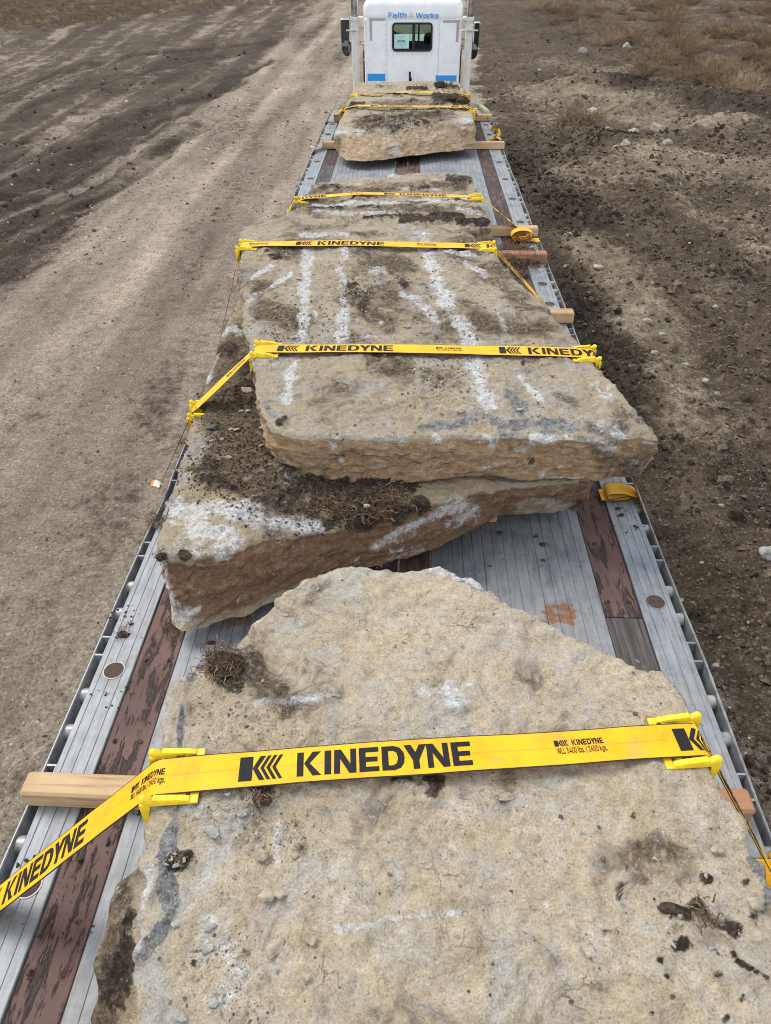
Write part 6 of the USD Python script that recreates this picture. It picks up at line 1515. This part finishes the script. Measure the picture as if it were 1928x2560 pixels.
# exhaust stacks
YS = YC - 0.28
for sgn, px_t, px_m, px_b in ((-1, 887, 889, 890), (1, 1177, 1173, 1164)):
    b = PY(px_b + (0 if sgn < 0 else 2), 215, YS); x = b[0]
    tp = PY(px_t, -10, YS); zm = PY(px_m, 46, YS)[2]
    xs = tp[0]; xb_ = x
    x0 = (tp[0] + b[0]) / 2
    tk.add('exhaust_pipe', cyl((x0, YS, zm), (x0, YS, tp[2] + 0.6), 0.066, 24), 'chrome')
    k = tk.add('heat_shield', cyl((x0, YS, 0.75), (x0, YS, zm), 0.074, 24), 'stack_white')
    tk.add('clamp', cyl((x0, YS, zm - 0.03), (x0, YS, zm + 0.03), 0.088, 24), 'stack_white', under=k)
    tk.add('clamp', cyl((x0, YS, zm - 0.20), (x0, YS, zm - 0.17), 0.084, 24), 'stack_white', under=k)
    xe = xl if sgn < 0 else xr
    tk.add('clamp_arm', bx(min(x0, xe), max(x0, xe), YS - 0.02, YS + 0.30, zm - 0.02, zm + 0.015), 'stack_white', under=k)
    tk.add('clamp_bolt', cyl((x0 - sgn * 0.02, YS - 0.10, zm - 0.185), (x0 + sgn * 0.17, YS - 0.12, zm - 0.185), 0.014), 'chrome', under=k)
# mirrors
YM = YC + 2.0
for sgn, rect, cc, rr in ((-1, (853, 874, 46, 109), (867, 119), (9, 15)), (1, (1182, 1202, 54, 119), (1183, 127), (9, 13))):
    p0, p1 = PY(rect[0], rect[3], YM), PY(rect[1], rect[2], YM)
    hs = tk.add('mirror', rbox(min(p0[0], p1[0]), max(p0[0], p1[0]), YM, YM + 0.09, p0[2], p1[2], 0.035, 14), 'chrome', smooth=35)
    tk.add('mirror_glass', bx(p0[0] + 0.018, p1[0] - 0.018, YM - 0.004, YM + 0.01, p0[2] + 0.025, p1[2] - 0.025), 'mirror_glass', under=hs, smooth=False)
    c = PY(*cc, YM); rw_ = rr[0] * 1.0 * np.linalg.norm(c - CAM) / F
    m = trimesh.creation.icosphere(3, 1.0); v = np.array(m.vertices) * [rw_, 0.035, rw_ * 1.55] + c
    cm = tk.add('convex_mirror', trimesh.Trimesh(v, m.faces), 'mirror_glass', smooth=True)
    m = trimesh.creation.torus(1.0, 0.09, 28, 8); v = np.array(m.vertices); v = np.stack([v[:, 0] * rw_, v[:, 2] * 0.15, v[:, 1] * rw_ * 1.55], 1) + c
    tk.add('mirror_rim', trimesh.Trimesh(v, m.faces), 'rubber', under=cm)
    xe = xl if sgn < 0 else xr
    for zf in (0.12, 0.9):
        zc = p0[2] + (p1[2] - p0[2]) * zf
        tk.add('mirror_arm', cyl(((p0[0] + p1[0]) / 2, YM + 0.05, zc), (xe - sgn * 0.05, YM + 0.1, zc - 0.12 if zf < 0.5 else zc - 0.2), 0.014), 'chrome')
# side fairings and tanks seen between cab and stacks
for sgn in (-1, 1):
    xe = xl if sgn < 0 else xr
    a, b = sorted((xe + sgn * 0.005, xe + sgn * 0.16))
    z1_ = zz(138)
    f_ = tk.add('front_fender', rbox(a, b, YC + 2.15, YC + 3.6, 0.55, z1_ - 0.1, 0.06, 12), 'fairing_purple', smooth=30)
    tk.add('fender_trim', bx(a + .005, b - .005, YC + 2.10, YC + 2.145, z1_ - 0.16, z1_ - 0.04), 'chrome', under=f_)
    tk.add('fender_trim', bx(a + .005, b - .005, YC + 2.10, YC + 2.145, z1_ - 0.36, z1_ - 0.33), 'chrome', under=f_)
tk.add('hood', rbox(cx_ - 0.55, cx_ + 0.55, YC + LC - 0.05, YC + LC + 1.9, 0.8, zlip - 0.66, 0.1, 16), 'truck_white', smooth=35)
tk.add('dashboard', bx(xl + .06, xr - .06, YC + LC - 0.55, YC + LC - 0.06, zb + 0.3, zlip - 0.60), 'interior_dark')
for x in (cx_ - 0.5, cx_ + 0.5):
    tk.add('seat', rbox(x - 0.26, x + 0.26, YC + 0.55, YC + 0.75, zb + 0.2, zlip - 0.30, 0.09, 14), 'interior_dark')
    tk.add('seat_base', rbox(x - 0.26, x + 0.26, YC + 0.76, YC + 1.25, zb + 0.15, zb + 0.55, 0.08, 14), 'interior_dark')
tk.add('steering_wheel', trimesh.creation.torus(0.23, 0.018, 28, 8).apply_transform(trimesh.transformations.rotation_matrix(1.0, (1, 0, 0))).apply_translation((cx_ - 0.5, YC + 1.45, zlip - 0.55)), 'interior_dark')
for s in (-1, 1): tk.add('chassis_rail', bx(cx_ + s * 0.42 - 0.05, cx_ + s * 0.42 + 0.05, YC - 4.6, YC + 3.6, 0.62, 0.9), 'dark_frame')
for y, xs in ((YC - 4.2, (-1.0, -0.68, 0.68, 1.0)), (YC - 2.9, (-1.0, -0.68, 0.68, 1.0)), (YC + 2.9, (-0.95, 0.95))):
    tk.add('axle', cyl((cx_ - 0.9, y, 0.5), (cx_ + 0.9, y, 0.5), 0.07), 'dark_frame')
    for x in xs:
        ty, rim = wheel((cx_ + x, y, 0.5)); w_ = tk.add('tyre', ty, 'rubber'); tk.add('rim', rim, 'chrome', under=w_)
